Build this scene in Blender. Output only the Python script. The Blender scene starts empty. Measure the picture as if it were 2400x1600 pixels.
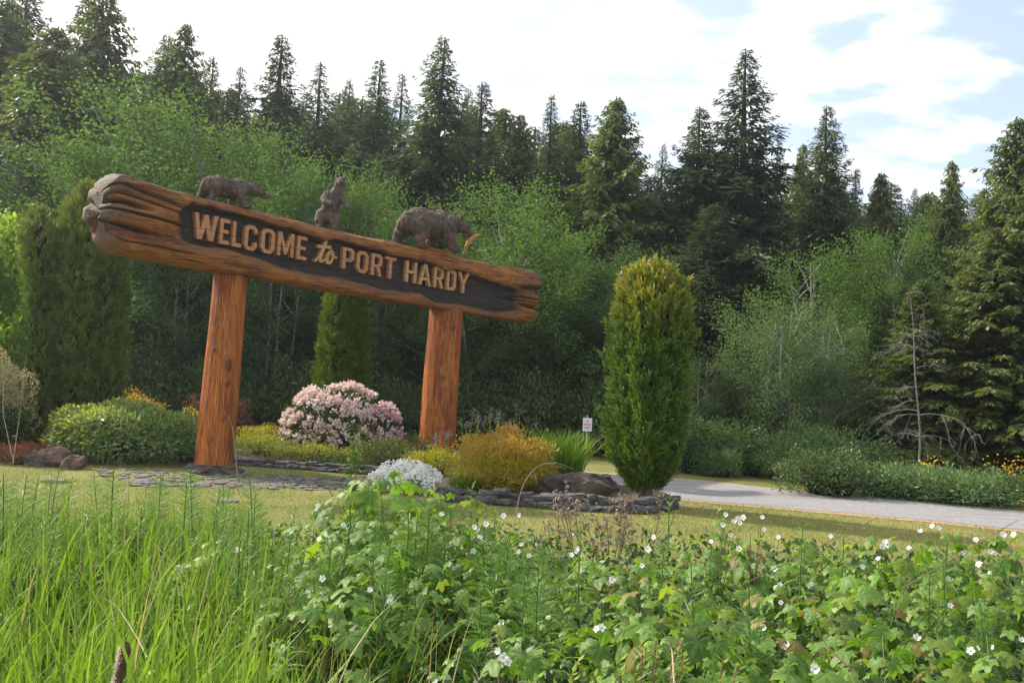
import bpy, math, random
import numpy as np
from mathutils import Vector, Matrix, noise as mnoise
random.seed(7); rng = np.random.default_rng(7)
sc = bpy.context.scene
col = bpy.data.collections.new("Scene_objects"); sc.collection.children.link(col)

# ------------------------------------------------------------------ camera
W0, H0, FPX = 2400.0, 1600.0, 2200.0
ROLL = math.radians(2.87); EYE = 2.0
PITCH = math.atan(92*math.cos(ROLL)/FPX)
CAM = np.array([0.0, 0.0, EYE])
_fw = np.array([0, math.cos(PITCH), math.sin(PITCH)]); _R = np.array([1.0, 0, 0]); _U = np.cross(_R, _fw)
_rc = math.cos(ROLL)*_R + math.sin(ROLL)*_U; _uc = -math.sin(ROLL)*_R + math.cos(ROLL)*_U
def ray(px, py): return _fw + (px-1200)/FPX*_rc - (py-800)/FPX*_uc
def G(px, py, z=0.0):
    d = ray(px, py); return CAM + d*((z-EYE)/d[2])
def T(px, py, Y):
    d = ray(px, py); return CAM + d*(Y/d[1])
cd = bpy.data.cameras.new("camera"); cam = bpy.data.objects.new("camera", cd); col.objects.link(cam)
cd.sensor_width = 36; cd.lens = 36*FPX/W0; cd.clip_end = 3000; cd.clip_start = 0.05
cam.matrix_world = Matrix(((_rc[0], _uc[0], -_fw[0], 0), (_rc[1], _uc[1], -_fw[1], 0), (_rc[2], _uc[2], -_fw[2], EYE), (0, 0, 0, 1)))
sc.camera = cam

# ------------------------------------------------------------------ sun and sky
SUN = np.array([-0.70, 0.36, 0.62]); SUN /= np.linalg.norm(SUN)
SUN_EL = math.asin(SUN[2]); SUN_AZ = math.atan2(SUN[0], SUN[1])
ld = bpy.data.lights.new("sun", 'SUN'); ld.energy = 3.9; ld.angle = math.radians(1.5); ld.color = (1, 0.93, 0.80)
sun = bpy.data.objects.new("sun", ld); col.objects.link(sun)
sun.rotation_euler = Vector(-SUN).to_track_quat('-Z', 'Y').to_euler()
sc.view_settings.view_transform = 'Standard'; sc.view_settings.look = 'None'
sc.view_settings.exposure = 0.95; sc.view_settings.gamma = 1; sc.view_settings.use_curve_mapping = False
w = bpy.data.worlds.new("World"); sc.world = w; w.use_nodes = True
nt = w.node_tree; N = nt.nodes; Lk = nt.links; N.clear()
def wn(t, **k):
    n = N.new(t)
    for a, b in k.items(): setattr(n, a, b)
    return n
def wmath(op, a, b=None, clamp=False):
    n = wn('ShaderNodeMath', operation=op, use_clamp=clamp)
    for i, v in enumerate((a, b)):
        if v is None: continue
        if isinstance(v, (int, float)): n.inputs[i].default_value = v
        else: Lk.new(v, n.inputs[i])
    return n.outputs[0]
sky = wn('ShaderNodeTexSky', sky_type='NISHITA', sun_disc=False, sun_elevation=SUN_EL, sun_rotation=SUN_AZ)
sky.air_density = 1.0; sky.dust_density = 3.0; sky.ozone_density = 1.0
tc = wn('ShaderNodeTexCoord'); sep = wn('ShaderNodeSeparateXYZ'); Lk.new(tc.outputs['Generated'], sep.inputs[0])
zz = wmath('ADD', wmath('MAXIMUM', sep.outputs[2], 0.0), 0.16)
cmb = wn('ShaderNodeCombineXYZ'); Lk.new(wmath('DIVIDE', sep.outputs[0], zz), cmb.inputs[0]); Lk.new(wmath('DIVIDE', sep.outputs[1], zz), cmb.inputs[1])
nz = wn('ShaderNodeTexNoise'); nz.inputs['Scale'].default_value = 4.0; nz.inputs['Detail'].default_value = 8; nz.inputs['Roughness'].default_value = 0.48; nz.inputs['Distortion'].default_value = 0.1
mp = wn('ShaderNodeMapping'); mp.inputs['Location'].default_value = (5.1, 2.6, 0); mp.inputs['Scale'].default_value = (1, 1.35, 1)
Lk.new(cmb.outputs[0], mp.inputs[0]); Lk.new(mp.outputs[0], nz.inputs['Vector'])
dot = wn('ShaderNodeVectorMath', operation='DOT_PRODUCT'); Lk.new(tc.outputs['Generated'], dot.inputs[0]); dot.inputs[1].default_value = tuple(SUN)
sd = wmath('MAXIMUM', dot.outputs['Value'], 0.0)
glow = wmath('POWER', sd, 2.5)
cover = wmath('ADD', nz.outputs[0], wmath('MULTIPLY', glow, 0.38))
ramp = wn('ShaderNodeMapRange', interpolation_type='SMOOTHSTEP'); Lk.new(cover, ramp.inputs[0]); ramp.inputs[1].default_value = 0.435; ramp.inputs[2].default_value = 0.60; ramp.inputs[3].default_value = 0.22
ccol = wn('ShaderNodeMix', data_type='RGBA'); Lk.new(wmath('POWER', sd, 2.0), ccol.inputs[0])
ccol.inputs[6].default_value = (0.60, 0.615, 0.66, 1); ccol.inputs[7].default_value = (1.05, 1.03, 1.0, 1)
bgs = wn('ShaderNodeBackground'); bgs.inputs[1].default_value = 0.15; Lk.new(sky.outputs[0], bgs.inputs[0])
bgc = wn('ShaderNodeBackground'); bgc.inputs[1].default_value = 1.08; Lk.new(ccol.outputs[2], bgc.inputs[0])
mx = wn('ShaderNodeMixShader'); Lk.new(ramp.outputs[0], mx.inputs[0]); Lk.new(bgs.outputs[0], mx.inputs[1]); Lk.new(bgc.outputs[0], mx.inputs[2])
out = wn('ShaderNodeOutputWorld'); Lk.new(mx.outputs[0], out.inputs[0])
sc.cycles.use_denoising = True
sc.cycles.max_bounces = 6; sc.cycles.transmission_bounces = 3; sc.cycles.diffuse_bounces = 3; sc.cycles.glossy_bounces = 2
sc.cycles.transparent_max_bounces = 4; sc.cycles.caustics_reflective = False; sc.cycles.caustics_refractive = False

# ------------------------------------------------------------------ helpers
def nrm(a): return a/np.maximum(np.linalg.norm(a, axis=-1, keepdims=True), 1e-9)
def sstep(a, b, x):
    t = np.clip((np.asarray(x, float)-a)/(b-a), 0, 1); return t*t*(3-2*t)
class Geo:
    """collects triangles / quads with two per-vertex values: r (random tint) and g (second tint)"""
    def __init__(s): s.V = []; s.F = []; s.r = []; s.g = []; s.n = 0
    def add(s, V, F, r=None, g=None):
        V = np.asarray(V, float).reshape(-1, 3); F = np.asarray(F, np.int64)
        s.V.append(V); s.F.append(F+s.n); k = len(V)
        s.r.append(np.broadcast_to(np.asarray(0.5 if r is None else r, float), (k,)))
        s.g.append(np.broadcast_to(np.asarray(0.0 if g is None else g, float), (k,))); s.n += k
    def leaves(s, P, Lv, Wv, r=None, g=None, mid=0.45):
        P = np.asarray(P, float); n = len(P)
        if n == 0: return
        V = np.stack([P, P+Lv*mid+Wv/2, P+Lv, P+Lv*mid-Wv/2], 1).reshape(-1, 3)
        F = np.arange(4*n).reshape(n, 4)
        rr = np.repeat(rng.random(n) if r is None else np.broadcast_to(r, (n,)), 4)
        gg = np.repeat(np.zeros(n) if g is None else np.broadcast_to(g, (n,)), 4)
        s.add(V, F, rr, gg)
    def tube(s, pts, rad, k=6, r=0.5, g=0.0, cap=True):
        pts = np.asarray(pts, float); m = len(pts); rad = np.broadcast_to(np.asarray(rad, float), (m,))
        t = nrm(np.gradient(pts, axis=0)); ref = np.array([0, 0, 1.0]) if abs(t[:, 2]).mean() < 0.9 else np.array([1.0, 0, 0])
        a = nrm(np.cross(t, ref)); b = np.cross(t, a)
        an = np.linspace(0, 2*math.pi, k, endpoint=False)
        V = pts[:, None] + rad[:, None, None]*(a[:, None]*np.cos(an)[None, :, None] + b[:, None]*np.sin(an)[None, :, None])
        i = np.arange(m-1)[:, None]*k; j = np.arange(k)[None]; j2 = (j+1) % k
        F = np.stack([i+j, i+j2, i+k+j2, i+k+j], -1).reshape(-1, 4)
        s.add(V.reshape(-1, 3), F, r, g)
    def mesh(s, name, mat, smooth=False):
        V = np.concatenate(s.V); me = bpy.data.meshes.new(name)
        nl = sum(f.size for f in s.F); nf = sum(len(f) for f in s.F)
        me.vertices.add(len(V)); me.vertices.foreach_set('co', V.ravel().astype(np.float32))
        me.loops.add(nl); me.polygons.add(nf)
        me.loops.foreach_set('vertex_index', np.concatenate([f.ravel() for f in s.F]).astype(np.int32))
        tot = np.concatenate([np.full(len(f), f.shape[1], np.int32) for f in s.F])
        me.polygons.foreach_set('loop_start', np.concatenate([[0], np.cumsum(tot)[:-1]]).astype(np.int32))
        me.polygons.foreach_set('use_smooth', np.full(nf, smooth))
        for nm, arr in (('r', s.r), ('g', s.g)):
            at = me.attributes.new(nm, 'FLOAT', 'POINT'); at.data.foreach_set('value', np.concatenate(arr).astype(np.float32))
        me.update(calc_edges=True)
        if mat: me.materials.append(mat)
        return me
    def build(s, name, mat, parent=None, smooth=False):
        return link(name, s.mesh(name, mat, smooth), parent)
def link(name, data, parent=None, loc=None):
    o = bpy.data.objects.new(name, data); col.objects.link(o)
    if parent is not None: o.parent = parent
    if loc is not None: o.location = loc
    return o
def tag(o, label=None, cat=None, group=None, kind=None):
    for k, v in (('label', label), ('category', cat), ('group', group), ('kind', kind)):
        if v: o[k] = v
    return o
def thing(name, label, cat, loc=(0, 0, 0), rz=0.0, group=None):
    o = link(name, None); o.location = loc; o.rotation_euler = (0, 0, rz); o.empty_display_size = 0.1
    return tag(o, label, cat, group)
def copy_tree(root, loc, rz, scale, label, group=None):
    r = root.copy(); col.objects.link(r); r.location = loc; r.rotation_euler = (0, 0, rz); r.scale = scale
    r['label'] = label
    if group: r['group'] = group
    elif 'group' in r: del r['group']
    for ch in root.children:
        c = ch.copy(); col.objects.link(c); c.parent = r
        for g in ch.children:
            d = g.copy(); col.objects.link(d); d.parent = c
    return r
def gz(x, y):
    """height of the ground: a low bank under the weeds in front, level lawn behind"""
    x = np.asarray(x, float); y = np.asarray(y, float)
    return 0.35*(1-sstep(8.0, 10.4, y)) + 0.02*np.sin(x*0.9+1)*np.cos(y*0.7)*sstep(2, 9, y)*(1-sstep(60, 90, y))

# ------------------------------------------------------------------ materials
def new_mat(name):
    m = bpy.data.materials.new(name); m.use_nodes = True; m.node_tree.nodes.clear(); return m, m.node_tree.nodes, m.node_tree.links
def c4(c): return (c[0], c[1], c[2], 1)
def mixc(nn, ll, fac, a, b, blend='MIX'):
    n = nn.new('ShaderNodeMix'); n.data_type = 'RGBA'; n.blend_type = blend
    for i, v in ((0, fac), (6, a), (7, b)):
        if isinstance(v, (int, float)): n.inputs[i].default_value = v
        elif isinstance(v, tuple): n.inputs[i].default_value = c4(v)
        else: ll.new(v, n.inputs[i])
    return n.outputs[2]
def attr(nn, name): n = nn.new('ShaderNodeAttribute'); n.attribute_name = name; return n.outputs['Fac']
def noise_fac(nn, ll, scale, detail=4, sc3=None, rough=0.6, lo=0.35, hi=0.65, coord='Object', dist=0.0):
    t = nn.new('ShaderNodeTexCoord'); n = nn.new('ShaderNodeTexNoise'); n.inputs['Scale'].default_value = scale; n.inputs['Detail'].default_value = detail; n.inputs['Roughness'].default_value = rough; n.inputs['Distortion'].default_value = dist
    src = t.outputs[coord]
    if sc3: m = nn.new('ShaderNodeMapping'); m.inputs['Scale'].default_value = sc3; ll.new(src, m.inputs[0]); src = m.outputs[0]
    ll.new(src, n.inputs['Vector'])
    r = nn.new('ShaderNodeMapRange'); r.inputs[1].default_value = lo; r.inputs[2].default_value = hi; ll.new(n.outputs[0], r.inputs[0])
    return r.outputs[0]
def leaf_mat(name, c1, c2, tip=None, trans=0.35, rough=0.45, spec=0.35, tmul=(1.5, 1.5, 0.7), vary=0.35):
    m, nn, ll = new_mat(name)
    c = mixc(nn, ll, attr(nn, 'r'), c1, c2)
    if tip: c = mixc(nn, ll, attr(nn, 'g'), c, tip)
    oi = nn.new('ShaderNodeObjectInfo'); mr = nn.new('ShaderNodeMapRange'); mr.inputs[3].default_value = 1-vary/2; mr.inputs[4].default_value = 1+vary/2
    ll.new(oi.outputs['Random'], mr.inputs[0])
    vm = nn.new('ShaderNodeVectorMath'); vm.operation = 'SCALE'; ll.new(c, vm.inputs[0]); ll.new(mr.outputs[0], vm.inputs['Scale'])
    p = nn.new('ShaderNodeBsdfPrincipled'); ll.new(vm.outputs[0], p.inputs['Base Color']); p.inputs['Roughness'].default_value = rough; p.inputs['Specular IOR Level'].default_value = spec
    tr = nn.new('ShaderNodeBsdfTranslucent'); v2 = nn.new('ShaderNodeVectorMath'); v2.operation = 'MULTIPLY'; ll.new(vm.outputs[0], v2.inputs[0]); v2.inputs[1].default_value = tmul; ll.new(v2.outputs[0], tr.inputs[0])
    mxs = nn.new('ShaderNodeMixShader'); mxs.inputs[0].default_value = trans; ll.new(p.outputs[0], mxs.inputs[1]); ll.new(tr.outputs[0], mxs.inputs[2])
    o = nn.new('ShaderNodeOutputMaterial'); ll.new(mxs.outputs[0], o.inputs[0]); return m
def solid_mat(name, c1, c2, scale=6, rough=0.85, bump=0.4, sc3=None, c3=None, spec=0.2, bdist=0.02, extra=None, detail=6):
    m, nn, ll = new_mat(name)
    f = noise_fac(nn, ll, scale, detail, sc3); c = mixc(nn, ll, f, c1, c2)
    if c3: c = mixc(nn, ll, noise_fac(nn, ll, scale*0.35, 4, sc3, lo=0.5, hi=0.66), c, c3)
    if extra: c = extra(nn, ll, c)
    p = nn.new('ShaderNodeBsdfPrincipled'); ll.new(c, p.inputs['Base Color']); p.inputs['Roughness'].default_value = rough; p.inputs['Specular IOR Level'].default_value = spec
    if bump:
        b = nn.new('ShaderNodeBump'); b.inputs['Strength'].default_value = bump; b.inputs['Distance'].default_value = bdist
        ll.new(noise_fac(nn, ll, scale*2.2, 8, sc3, lo=0.2, hi=0.8), b.inputs['Height']); ll.new(b.outputs[0], p.inputs['Normal'])
    o = nn.new('ShaderNodeOutputMaterial'); ll.new(p.outputs[0], o.inputs[0]); return m
M = {}
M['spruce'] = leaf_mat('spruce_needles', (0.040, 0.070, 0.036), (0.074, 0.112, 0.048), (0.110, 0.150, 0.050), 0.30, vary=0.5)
M['cedar'] = leaf_mat('cedar_sprays', (0.070, 0.105, 0.030), (0.120, 0.155, 0.040), (0.170, 0.190, 0.045), 0.36, vary=0.4)
M['alder'] = leaf_mat('alder_leaves', (0.058, 0.118, 0.036), (0.080, 0.146, 0.042), (0.115, 0.190, 0.045), 0.36, rough=.6, spec=0.06, vary=0.25)
M['alder_dark'] = leaf_mat('shaded_alder_leaves', (0.046, 0.090, 0.036), (0.066, 0.115, 0.046), (0.080, 0.135, 0.050), 0.32, rough=.6, spec=0.06, vary=0.3)  # darker copy of the alder leaves: shade of the wood put into the colour
M['willow'] = leaf_mat('grey_willow_leaves', (0.075, 0.125, 0.060), (0.110, 0.160, 0.085), (0.13, 0.20, 0.06), 0.30, rough=.6, spec=0.08, vary=0.25)
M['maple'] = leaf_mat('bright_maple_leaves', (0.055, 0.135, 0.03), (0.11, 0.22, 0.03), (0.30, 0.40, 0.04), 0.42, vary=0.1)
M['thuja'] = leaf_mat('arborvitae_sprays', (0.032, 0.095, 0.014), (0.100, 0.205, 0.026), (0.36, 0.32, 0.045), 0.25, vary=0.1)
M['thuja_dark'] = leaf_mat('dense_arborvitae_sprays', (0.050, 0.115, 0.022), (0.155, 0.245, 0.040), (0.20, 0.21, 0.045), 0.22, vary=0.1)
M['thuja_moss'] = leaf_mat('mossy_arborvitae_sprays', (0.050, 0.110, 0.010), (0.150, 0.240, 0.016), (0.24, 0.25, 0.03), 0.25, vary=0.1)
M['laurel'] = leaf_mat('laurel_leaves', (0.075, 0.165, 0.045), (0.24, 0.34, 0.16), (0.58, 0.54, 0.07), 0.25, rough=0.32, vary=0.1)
M['spirea'] = leaf_mat('golden_spirea_leaves', (0.28, 0.29, 0.03), (0.50, 0.41, 0.05), (0.50, 0.26, 0.08), 0.35, vary=0.1)
M['juniper'] = leaf_mat('golden_juniper_sprays', (0.16, 0.18, 0.015), (0.30, 0.30, 0.02), (0.42, 0.38, 0.03), 0.3, vary=0.1)
M['juniper_dark'] = leaf_mat('green_juniper_sprays', (0.05, 0.08, 0.018), (0.10, 0.13, 0.025), (0.15, 0.17, 0.03), 0.25, vary=0.1)
M['barberry'] = leaf_mat('purple_barberry_leaves', (0.11, 0.055, 0.055), (0.24, 0.13, 0.11), (0.30, 0.11, 0.06), 0.3, tmul=(1.5, .8, .6), vary=0.1)
M['low'] = leaf_mat('low_hedge_leaves', (0.045, 0.085, 0.030), (0.10, 0.15, 0.055), (0.45, 0.42, 0.05), 0.3, vary=0.15)
M['lime'] = leaf_mat('lime_shrub_leaves', (0.20, 0.28, 0.04), (0.36, 0.40, 0.05), (0.50, 0.36, 0.06), 0.35, vary=0.1)
M['rhodo'] = leaf_mat('rhododendron_leaves', (0.030, 0.065, 0.025), (0.060, 0.10, 0.035), None, 0.2, vary=0.1)
M['petal_pink'] = leaf_mat('pale_pink_petals', (0.74, 0.58, 0.52), (0.88, 0.78, 0.70), (0.68, 0.42, 0.50), 0.3, tmul=(1, .9, .9), vary=0.05)
M['petal_white'] = leaf_mat('white_petals', (0.72, 0.72, 0.68), (0.85, 0.85, 0.82), None, 0.25, tmul=(1, 1, 1), vary=0.05)
M['petal_yellow'] = leaf_mat('yellow_petals', (0.75, 0.42, 0.01), (0.85, 0.58, 0.02), None, 0.25, tmul=(1, 1, 1), vary=0.05)
M['silver'] = leaf_mat('silvery_leaves', (0.22, 0.27, 0.18), (0.36, 0.40, 0.30), None, 0.25, vary=0.05)
M['beige'] = leaf_mat('pale_beige_leaves', (0.20, 0.22, 0.11), (0.36, 0.33, 0.22), (0.45, 0.36, 0.26), 0.3, vary=0.1)
M['grass'] = leaf_mat('tall_grass_blades', (0.038, 0.095, 0.018), (0.125, 0.225, 0.030), (0.25, 0.37, 0.045), 0.38, spec=0.12, vary=0.0)
M['iris'] = leaf_mat('iris_blades', (0.09, 0.22, 0.03), (0.20, 0.36, 0.04), (0.36, 0.46, 0.05), 0.4, vary=0.0)
M['lawn_blades'] = leaf_mat('lawn_blades', (0.13, 0.16, 0.035), (0.25, 0.24, 0.07), None, 0.35, vary=0.0)
M['thimble'] = leaf_mat('thimbleberry_leaves', (0.040, 0.112, 0.022), (0.145, 0.265, 0.034), (0.34, 0.40, 0.04), 0.38, rough=0.5, vary=0.5)
M['thimble_yellow'] = leaf_mat('backlit_thimbleberry_leaves', (0.11, 0.20, 0.03), (0.22, 0.30, 0.04), (0.38, 0.38, 0.05), 0.45, rough=0.5, vary=0.4)  # yellow-green used mostly on top leaves: backlight put into the colour
M['thimble_bronze'] = leaf_mat('bronze_thimbleberry_leaves', (0.15, 0.14, 0.03), (0.24, 0.19, 0.045), (0.35, 0.20, 0.06), 0.42, rough=0.5, vary=0.4)
M['fire'] = leaf_mat('fireweed_leaves', (0.070, 0.160, 0.028), (0.15, 0.27, 0.035), (0.26, 0.38, 0.04), 0.4, vary=0.2)
M['horse'] = leaf_mat('horsetail_needles', (0.07, 0.15, 0.035), (0.12, 0.22, 0.05), None, 0.4, vary=0.1)
M['fern'] = leaf_mat('fern_fronds', (0.07, 0.13, 0.05), (0.13, 0.20, 0.08), (0.16, 0.25, 0.09), 0.35, vary=0.2)
M['broom'] = leaf_mat('broom_flowers', (0.70, 0.36, 0.01), (0.85, 0.55, 0.02), None, 0.3, tmul=(1, 1, 1), vary=0.0)
def haze_box():
    m = bpy.data.materials.new('thin_summer_haze'); m.use_nodes = True; nn = m.node_tree.nodes; nn.clear(); v = nn.new('ShaderNodeVolumePrincipled'); v.inputs['Density'].default_value = 0.0006; v.inputs['Color'].default_value = (0.86, 0.92, 1.0, 1); v.inputs['Anisotropy'].default_value = 0.6
    o = nn.new('ShaderNodeOutputMaterial'); m.node_tree.links.new(v.outputs[0], o.inputs['Volume']); return m
M['haze'] = haze_box()
M['core'] = solid_mat('shrub_dark_core', (0.012, 0.018, 0.008), (0.03, 0.035, 0.015), 9, 1.0, 0.6)  # near-black solid fill: shade inside the foliage put into its colour
M['bark'] = solid_mat('rough_bark', (0.07, 0.055, 0.042), (0.15, 0.125, 0.10), 7, 0.95, 0.7, (1, 1, 0.25))
M['alder_bark'] = solid_mat('pale_alder_bark', (0.20, 0.20, 0.18), (0.42, 0.42, 0.39), 5, 0.9, 0.4, (1, 1, 0.6), c3=(0.10, 0.11, 0.08))
M['dead'] = solid_mat('bleached_dead_wood', (0.15, 0.14, 0.13), (0.27, 0.255, 0.24), 5, 0.9, 0.3)
M['stem'] = solid_mat('green_stems', (0.08, 0.13, 0.03), (0.15, 0.20, 0.05), 9, 0.7, 0)
M['stem_brown'] = solid_mat('brown_canes', (0.16, 0.095, 0.06), (0.26, 0.17, 0.11), 9, 0.8, 0)
M['straw'] = solid_mat('dry_straw', (0.38, 0.29, 0.17), (0.50, 0.40, 0.26), 9, 0.9, 0)
M['slate'] = solid_mat('dark_slate_stone', (0.050, 0.048, 0.052), (0.13, 0.125, 0.13), 5, 0.8, 0.7, (1, 1, 2.5), c3=(0.20, 0.17, 0.15))
M['basalt'] = solid_mat('brown_black_boulder', (0.050, 0.043, 0.038), (0.11, 0.092, 0.08), 4, 0.9, 0.9, c3=(0.15, 0.12, 0.09), bdist=0.05)
M['redrock'] = solid_mat('reddish_rock', (0.10, 0.065, 0.05), (0.20, 0.14, 0.11), 5, 0.9, 0.9, bdist=0.04)
M['paving'] = solid_mat('weathered_flagstone', (0.12, 0.108, 0.10), (0.24, 0.215, 0.20), 6, 0.85, 0.6)
M['soil'] = solid_mat('garden_soil', (0.045, 0.034, 0.024), (0.10, 0.075, 0.05), 8, 1.0, 1.0)
M['metal'] = solid_mat('galvanised_steel', (0.42, 0.45, 0.48), (0.55, 0.58, 0.60), 20, 0.45, 0, spec=0.5)
M['signwhite'] = solid_mat('white_sign_enamel', (0.72, 0.71, 0.74), (0.80, 0.79, 0.81), 10, 0.4, 0, spec=0.5)
M['signred'] = solid_mat('red_sign_print', (0.60, 0.05, 0.09), (0.66, 0.08, 0.11), 20, 0.5, 0)
M['concrete'] = solid_mat('grey_concrete', (0.25, 0.25, 0.26), (0.36, 0.36, 0.37), 4, 0.9, 0.3)
M['cattail'] = solid_mat('cattail_brown', (0.10, 0.055, 0.035), (0.17, 0.10, 0.06), 60, 0.95, 0.5)
M['fluff'] = leaf_mat('cattail_fluff', (0.65, 0.52, 0.42), (0.80, 0.70, 0.60), None, 0.3, tmul=(1, 1, 1), vary=0)
# ------------------------------------------------------------------ ground, lawn, road
def grass_extra(nn, ll, c):
    c = mixc(nn, ll, noise_fac(nn, ll, 0.35, 5, lo=0.42, hi=0.62), c, (0.24, 0.22, 0.075))
    return mixc(nn, ll, noise_fac(nn, ll, 1.3, 6, lo=0.5, hi=0.75), c, (0.11, 0.145, 0.035))
M['lawn'] = solid_mat('dry_mown_lawn', (0.125, 0.150, 0.035), (0.235, 0.225, 0.075), 25, 0.95, 0.8, extra=grass_extra)
M['ground'] = solid_mat('earth_and_weeds', (0.035, 0.045, 0.018), (0.075, 0.080, 0.035), 3, 1.0, 0.8)
def road_extra(nn, ll, c):
    c = mixc(nn, ll, noise_fac(nn, ll, 1.0, 5, (0.25, 2.2, 1), lo=0.5, hi=0.72), c, (0.17, 0.14, 0.115))
    return mixc(nn, ll, noise_fac(nn, ll, 90, 2, lo=0.45, hi=0.8), c, (0.34, 0.33, 0.34))
M['road'] = solid_mat('grey_gravel_road', (0.185, 0.178, 0.18), (0.295, 0.288, 0.292), 14, 0.95, 0.8, extra=road_extra)
M['verge'] = solid_mat('sandy_orange_verge', (0.34, 0.215, 0.12), (0.42, 0.28, 0.17), 18, 0.95, 0.6)
def sheet(name, xs, ys, off, mat, kind='structure'):
    X, Y = np.meshgrid(xs, ys); Z = gz(X, Y)+off
    V = np.stack([X, Y, Z], -1).reshape(-1, 3); nx, ny = len(xs), len(ys)
    i = np.arange(ny-1)[:, None]*nx; j = np.arange(nx-1)[None]
    F = np.stack([i+j, i+j+1, i+nx+j+1, i+nx+j], -1).reshape(-1, 4)
    g = Geo(); g.add(V, F); return tag(g.build(name, mat, None, True), kind=kind)
sheet('ground', np.concatenate([np.linspace(-700, -40, 14), np.linspace(-36, 36, 73), np.linspace(40, 700, 14)]),
      np.concatenate([np.linspace(-60, -4, 6), np.linspace(-2, 30, 81), np.linspace(32, 90, 20), np.linspace(120, 1100, 14)]), 0, M['ground'])
sheet('lawn', np.linspace(-34, 34, 103), np.linspace(8.6, 31, 113), 0.006, M['lawn'])
def strip(name, near, far, off, mat, n=5):
    near = np.array(near); far = np.array(far); t = np.linspace(0, 1, n)[:, None, None]
    P = near[None]*(1-t)+far[None]*t; P = P.reshape(-1, 2)
    V = np.column_stack([P, gz(P[:, 0], P[:, 1])+off]); m = len(near)
    i = np.arange(n-1)[:, None]*m; j = np.arange(m-1)[None]
    F = np.stack([i+j, i+j+1, i+m+j+1, i+m+j], -1).reshape(-1, 4)
    g = Geo(); g.add(V, F); return tag(g.build(name, mat, None, True), kind='structure')
def dens(P, k=8):
    P = np.array(P); t = np.linspace(0, len(P)-1, (len(P)-1)*k+1)
    return np.stack([np.interp(t, range(len(P)), P[:, i]) for i in range(2)], 1)
nr = [G(*p)[:2] for p in [(1390, 1156), (1600, 1168), (1900, 1196), (2150, 1218), (2400, 1243)]]
fr = [G(*p)[:2] for p in [(1385, 1108), (1600, 1125), (1900, 1155), (2150, 1176), (2400, 1200)]]
nr = [(-9.0, 27.5), (-2.0, 22.5)] + nr + [nr[-1]+(nr[-1]-nr[-2])*k for k in (2, 6)]
fr = [(-8.0, 31.0), (-0.5, 25.8)] + fr + [fr[-1]+(fr[-1]-fr[-2])*k for k in (2, 6)]
nr = dens(nr); fr = dens(fr)
wob = lambda n, a, s: np.column_stack([0*np.arange(n), a*(np.sin(np.arange(n)*0.9+s)+0.6*np.sin(np.arange(n)*2.3+s))])
nr = nr+wob(len(nr), 0.035, 1); fr = fr+wob(len(fr), 0.05, 2)
strip('road', nr, fr, 0.016, M['road'], 9)
strip('road_verge', nr-np.array([0.02, 0.30])+wob(len(nr), 0.04, 4), nr+np.array([0, 0.10]), 0.011, M['verge'], 3)
strip('far_verge', fr-np.array([0, 0.08]), fr+np.array([0.05, 0.22])+wob(len(fr), 0.06, 4), 0.011, M['verge'], 3)

# ------------------------------------------------------------------ the carved welcome sign
P1 = G(497, 1108); ANG = math.atan2(0.8, 0.6)
sign = thing('welcome_sign', 'huge carved log sign reading WELCOME to PORT HARDY on two orange log posts', 'sign', (P1[0], P1[1], 0), ANG)
SL = -0.013
def beam_mat():
    m, nn, ll = new_mat('carved_cedar_log')
    f1 = noise_fac(nn, ll, 2.6, 8, (0.5, 5, 7), lo=0.3, hi=0.7, dist=0.3); c = mixc(nn, ll, f1, (0.27, 0.085, 0.016), (0.50, 0.205, 0.036))
    c = mixc(nn, ll, noise_fac(nn, ll, 1.1, 6, (0.8, 2.5, 3), lo=0.50, hi=0.66), c, (0.20, 0.065, 0.032))
    c = mixc(nn, ll, noise_fac(nn, ll, 7, 8, (0.25, 3, 4), lo=0.54, hi=0.66), c, (0.085, 0.035, 0.018))
    c = mixc(nn, ll, noise_fac(nn, ll, 20, 6, (0.10, 3, 4), lo=0.57, hi=0.63), c, (0.06, 0.028, 0.015))
    gm = nn.new('ShaderNodeMath'); gm.operation = 'MULTIPLY'; gm.use_clamp = True; ll.new(attr(nn, 'g'), gm.inputs[0])
    ad = nn.new('ShaderNodeMath'); ad.operation = 'ADD'; ll.new(noise_fac(nn, ll, 4, 8, (0.6, 2, 2), lo=0.3, hi=0.7), ad.inputs[0]); ad.inputs[1].default_value = 0.45; ll.new(ad.outputs[0], gm.inputs[1])
    grey = mixc(nn, ll, noise_fac(nn, ll, 9, 8, (0.3, 3, 4), lo=0.3, hi=0.7), (0.060, 0.045, 0.036), (0.19, 0.145, 0.12))
    c = mixc(nn, ll, gm.outputs[0], c, grey)
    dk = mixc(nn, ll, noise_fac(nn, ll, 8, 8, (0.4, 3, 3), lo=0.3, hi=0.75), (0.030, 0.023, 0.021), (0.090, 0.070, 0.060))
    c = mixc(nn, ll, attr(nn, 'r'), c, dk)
    p = nn.new('ShaderNodeBsdfPrincipled'); ll.new(c, p.inputs['Base Color']); p.inputs['Roughness'].default_value = 0.62; p.inputs['Specular IOR Level'].default_value = 0.2
    b = nn.new('ShaderNodeBump'); b.inputs['Strength'].default_value = 1.0; b.inputs['Distance'].default_value = 0.04
    ll.new(noise_fac(nn, ll, 9, 9, (0.35, 3, 4), lo=0.2, hi=0.8), b.inputs['Height']); ll.new(b.outputs[0], p.inputs['Normal'])
    o = nn.new('ShaderNodeOutputMaterial'); ll.new(p.outputs[0], o.inputs[0]); return m
M['beam'] = beam_mat()
def n1(x, s, f=1.0): return mnoise.noise(Vector((x*f, s*7.31, 0.5)))
def vn1(xs, s, f=1.0): return np.array([n1(float(x), s, f) for x in np.ravel(xs)]).reshape(np.shape(xs))
U0, U1 = -2.60, 9.95
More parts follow.
